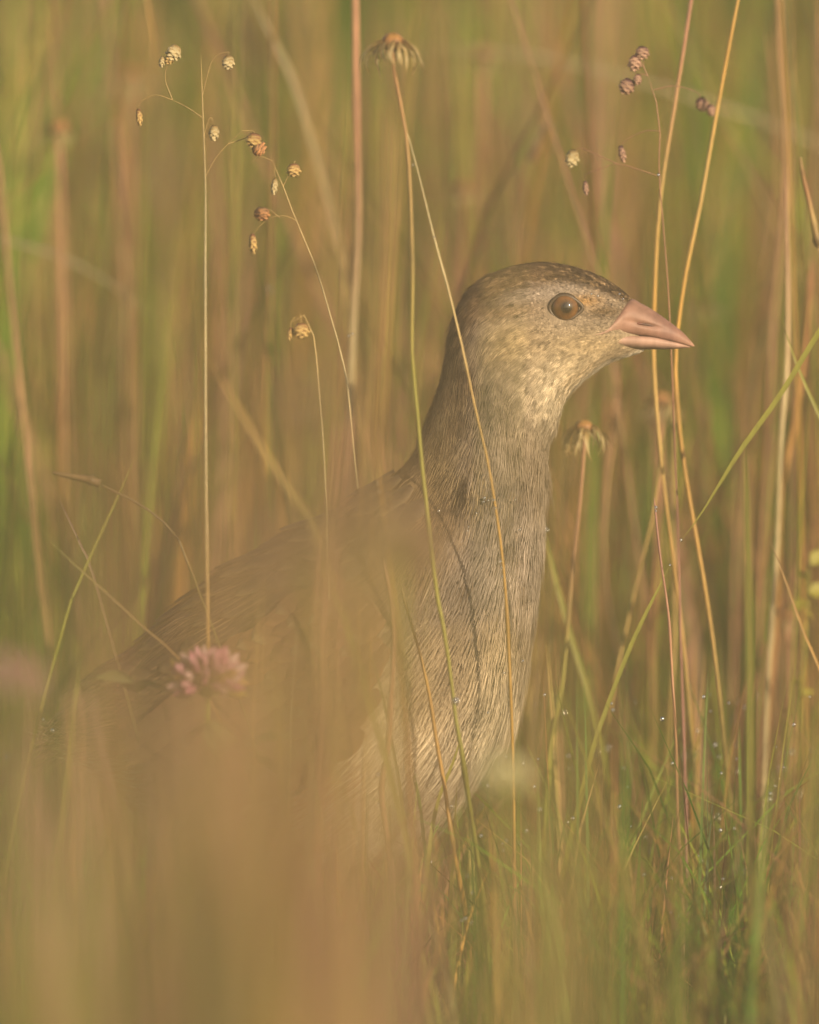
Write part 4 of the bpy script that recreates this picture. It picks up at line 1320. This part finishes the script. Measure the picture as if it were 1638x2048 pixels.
    blade('dull green blade behind the breast\'s right edge leaning right', [(1082, 1040), (1105, 1130), (1125, 1210), (1150, 1300), (1190, 1440)], 0.05, 16, 10, [GREEN, YG * .8, YG], group=G4)
    blade('pale long blade arching across the top of the picture', [(800, 100), (900, 96), (1050, 108), (1250, 152), (1450, 216), (1610, 275), (1760, 380), (1860, 700)], 0.24, 12, 9, [OLIVE, STRAW * .7, PALE * .6, PALE * .6, PALE * .5], group=G4)
    blade('pale blade slanting from the top edge, left of the thick pink stem', [(490, -60), (512, 10), (570, 122), (608, 225), (640, 340), (675, 470), (700, 640)], 0.15, 9, 12, [OLIVE, STRAW * .5, STRAW * .6, PALE * .6], group=G4)
    blade('pale arching blade at the left edge', [(320, 640), (240, 580), (150, 525), (40, 488), (-60, 480), (-140, 600), (-170, 1000)], 0.17, 10, 7, [OLIVE, STRAW * .7, PALE * .55, PALE * .5], group=G4)
    blade('slanting yellow-green blade across the haze left of the shoulder', [(400, 690), (450, 770), (510, 870), (560, 950), (600, 1010), (640, 1100)], -0.14, 14, 10, [YG, YG * .9, GOLD * .8], group=G4)
    blade('green blade rising left of the bird\'s back', [(275, 905), (240, 985), (200, 1070), (160, 1160), (125, 1260)], -0.04, 9, 4, [OLIVE, YG * .8, YG, YG], group=G4)
    blade('dark blade pointing up at the left, below the dark seed head', [(115, 992), (140, 1045), (168, 1105), (195, 1180)], -0.03, 9, 5, [OLIVE, OLIVE * .8, MAUVE * .7], group=G4)
    blade('thin rust blade slanting down towards the pink clover', [(78, 1060), (150, 1130), (230, 1200), (300, 1265), (345, 1305), (420, 1400)], -0.05, 6, 4, [RUST, RUST, OLIVE], group=G4)
    blade('wide yellow-green blade just left of the pink clover', [(160, 1310), (152, 1390), (140, 1480)], -0.09, 16, 10, [YG, YG * .9, YG], group=G4)
    # dark seed head on a wiry stalk at the left
    root, wp = stem('dark narrow seed head pointing left on a bent wiry stalk', [(196, 966), (240, 988), (290, 1015), (340, 1060), (380, 1140)], -0.04, 4, 4, [OLIVE, OLIVE, BROWN], group='seed heads', name='seed_head', cat='seed head')
    tube_obj('spike', [P(200, 967, -.04), P(180, 960, -.04), P(150, 954, -.04), P(122, 949, -.04), P(103, 945, -.04)], 9 * S, 3 * S, [BROWN, BROWN * 1.5, BROWN * 1.3], M_STRAW, root, 16, 8, nodes=(.2, .35, .5))
    root, wp = stem('dark rough seed spike hanging into the right edge', [(1600, 318), (1606, 350), (1618, 400), (1632, 470), (1652, 600)], 0.03, 5, 3, [OLIVE, OLIVE, STRAW], group='seed heads', name='seed_head', cat='seed head')
    tube_obj('spike', [P(1600, 315, .03), P(1606, 350, .03), P(1616, 395, .03), P(1626, 440, .03), P(1640, 500, .03)], 3 * S, 8 * S, [STRAW * .6, RUST, STRAW * .8, BROWN], M_STRAW, root, 20, 8, nodes=(.15, .3, .45, .6, .75, .9))
    root, wp = stem('brown seed spike leaning in the blur above the bird\'s crown', [(1062, 295), (1052, 330), (1040, 420), (1030, 560)], 0.14, 7, 5, [OLIVE, OLIVE, RUST], group='seed heads', name='seed_head', cat='seed head')
    tube_obj('spike', [P(1062, 320, .14), P(1072, 295, .14), P(1084, 268, .14), P(1096, 245, .14)], 11 * S, 4 * S, [BROWN, BROWN * 1.4, BROWN], M_STRAW, root, 14, 8, nodes=(.3, .6))
    root, wp = stem('leafy sprig with bright yellow leaves at the right edge', [(1618, 1120), (1612, 1250), (1600, 1420)], 0.075, 6, 5, [OLIVE, YG, YG], group='leafy sprigs', name='leafy_sprig', cat='herb')
    for k, (lx, ly, az, el, sz) in enumerate([(1622, 1130, .4, -.9, 38), (1618, 1160, 2.6, -.5, 34), (1616, 1185, .2, -.2, 42), (1614, 1205, 3.0, .3, 32), (1612, 1225, .9, .5, 30), (1604, 1370, 2.5, -.4, 26), (1603, 1390, .3, -.3, 28)]):
        put(LEAF_Y, 'leaf', root, P(lx, ly, .073), (sz * S, sz * S, sz * S), rot_eul(random.uniform(.7, 1.4), el, az))
    # --- blurred spent flower heads
    HC = [OLIVE, OLIVE * 1.2, RUST, PINK]
    for lab, hd, fx, y, sz, w0 in (
            ('blurred spent flower head at the left above the pink stems', (118, 255), 128, 0.17, 52, 15),
            ('blurred spent flower head in the gap above the bird\'s crown', (925, 378), 915, 0.22, 50, 14),
            ('blurred spent flower head below the tip of the bill', (1322, 800), 1300, 0.12, 56, 14),
            ('blurred dark flower head at the top left corner of the meadow', (262, 150), 250, 0.28, 60, 15),
            ('small blurred flower head right of the bill tip', (1405, 610), 1420, 0.22, 46, 12),
            ('blurred flower head on the pale arching blade, top centre', (965, 105), 970, 0.25, 52, 13),
            ('blurred dark flower head near the right edge of the undergrowth', (1580, 1235), 1590, 0.12, 44, 12)):
        dry_flower(lab, hd, [(hd[0] * .6 + fx * .4, hd[1] + 300), (fx, hd[1] + 700)], y, w0, w0 * .8, HC, sz, G1, hash(lab) % 97 if False else len(lab), 1.0, 20 if y > -0.4 else 60)


plants()


# ------------------------------------------------------------------ dew
def dew():
    r = np.random.default_rng(9)
    pts = []
    near = [(1533, 1585, .10, 7), (1215, 1497, .07, 7), (1563, 1537, .09, 8), (1362, 1080, -.002, 4), (1340, 1130, -.002, 3), (1312, 1015, -.002, 4.5), (1312, 1022, -.002, 3), (1092, 1060, .03, 6),
            (969, 996, -.0155, 4.5), (967, 1004, -.0155, 4), (977, 1001, -.0155, 3), (935, 1062, -.0165, 4), (937, 1054, -.0165, 3), (953, 1026, -.0165, 2.5), (878, 1022, -.018, 4), (1045, 1322, -.012, 4),
            (988, 1000, -.037, 3.5), (991, 1016, -.037, 3), (1001, 1123, -.037, 4), (1003, 1136, -.037, 3.5), (1005, 1154, -.037, 3), (1008, 1346, -.037, 3), (756, 967, -.06, 3), (759, 982, -.06, 3.5), (759, 1550, -.065, 6), (760, 1610, -.065, 4), (540, 580, .12, 5),
            (705, 668, .02, 3), (697, 672, .02, 3), (1239, 588, -.010, 3), (1246, 598, -.010, 3), (1196, 592, -.0105, 2.5), (1183, 588, -.0105, 2.5), (1317, 350, -.014, 4), (930, 1838, -.05, 6), (922, 1842, -.05, 5), (942, 1846, -.05, 5), (913, 1402, -.07, 8), (868, 474, -.037, 2.5), (826, 330, -.037, 2.5), (1030, 1000, -.0145, 3), (1040, 1060, -.0145, 3)]
    for x, y, d, rad in near:
        pts.append((P(x, y, d - 0.0006), rad * S * (0.9 if rad > 5 else 0.75)))
    for k in range(320):
        x = r.uniform(850, 1640) if r.random() < .7 else r.uniform(0, 1640)
        y = r.uniform(1380, 1950)
        pts.append((P(x, y, r.uniform(-.05, .18)), r.uniform(1.6, 5.2) * S))
    n, k = 9, 12
    an = np.linspace(0.02, np.pi - 0.02, n)
    ph = np.linspace(0, 2 * np.pi, k, endpoint=False)
    U = np.stack([np.sin(an)[:, None] * np.cos(ph), np.sin(an)[:, None] * np.sin(ph), np.repeat(np.cos(an)[:, None], k, 1)], -1).reshape(-1, 3)
    i_ = np.arange(n - 1)[:, None] * k
    j_ = np.arange(k)[None, :]
    F0 = np.stack([i_ + j_, i_ + k + j_, i_ + k + (j_ + 1) % k, i_ + (j_ + 1) % k], -1).reshape(-1, 4)
    V = np.concatenate([np.array(c) + U * rr for c, rr in pts])
    F = np.concatenate([F0 + i * len(U) for i in range(len(pts))])
    o = build('dew', V, F, (1, 1, 1), M_DROP)
    tag(o, 'tiny glinting dew drops on grass and feathers', 'dew', kind='stuff')


dew()

# ------------------------------------------------------------------ added haze, stands in for sun flare and lifts the darks
def haze():
    x, y0, y1, z0, z1 = 125, -125, 125, -1.2, 1.4
    V = [(-x, y0, z0), (x, y0, z0), (x, y1, z0), (-x, y1, z0), (-x, y0, z1), (x, y0, z1), (x, y1, z1), (-x, y1, z1)]
    F = [(0, 3, 2, 1), (4, 5, 6, 7), (0, 1, 5, 4), (1, 2, 6, 5), (2, 3, 7, 6), (3, 0, 4, 7)]
    mm = bpy.data.materials.new('flare_haze')
    mm.use_nodes = True
    t = mm.node_tree
    t.nodes.clear()
    out = t.nodes.new('ShaderNodeOutputMaterial')
    v = t.nodes.new('ShaderNodeVolumePrincipled')
    v.inputs['Color'].default_value = (0.95, 0.86, 0.64, 1)
    v.inputs['Density'].default_value = 0.019
    v.inputs['Anisotropy'].default_value = 0.0
    t.links.new(v.outputs[0], out.inputs['Volume'])
    o = build('haze', V, np.array(F), (1, 1, 1), mm, smooth=False)
    tag(o, 'thin golden haze added over the whole meadow in place of sun flare', 'haze', kind='stuff')


haze()
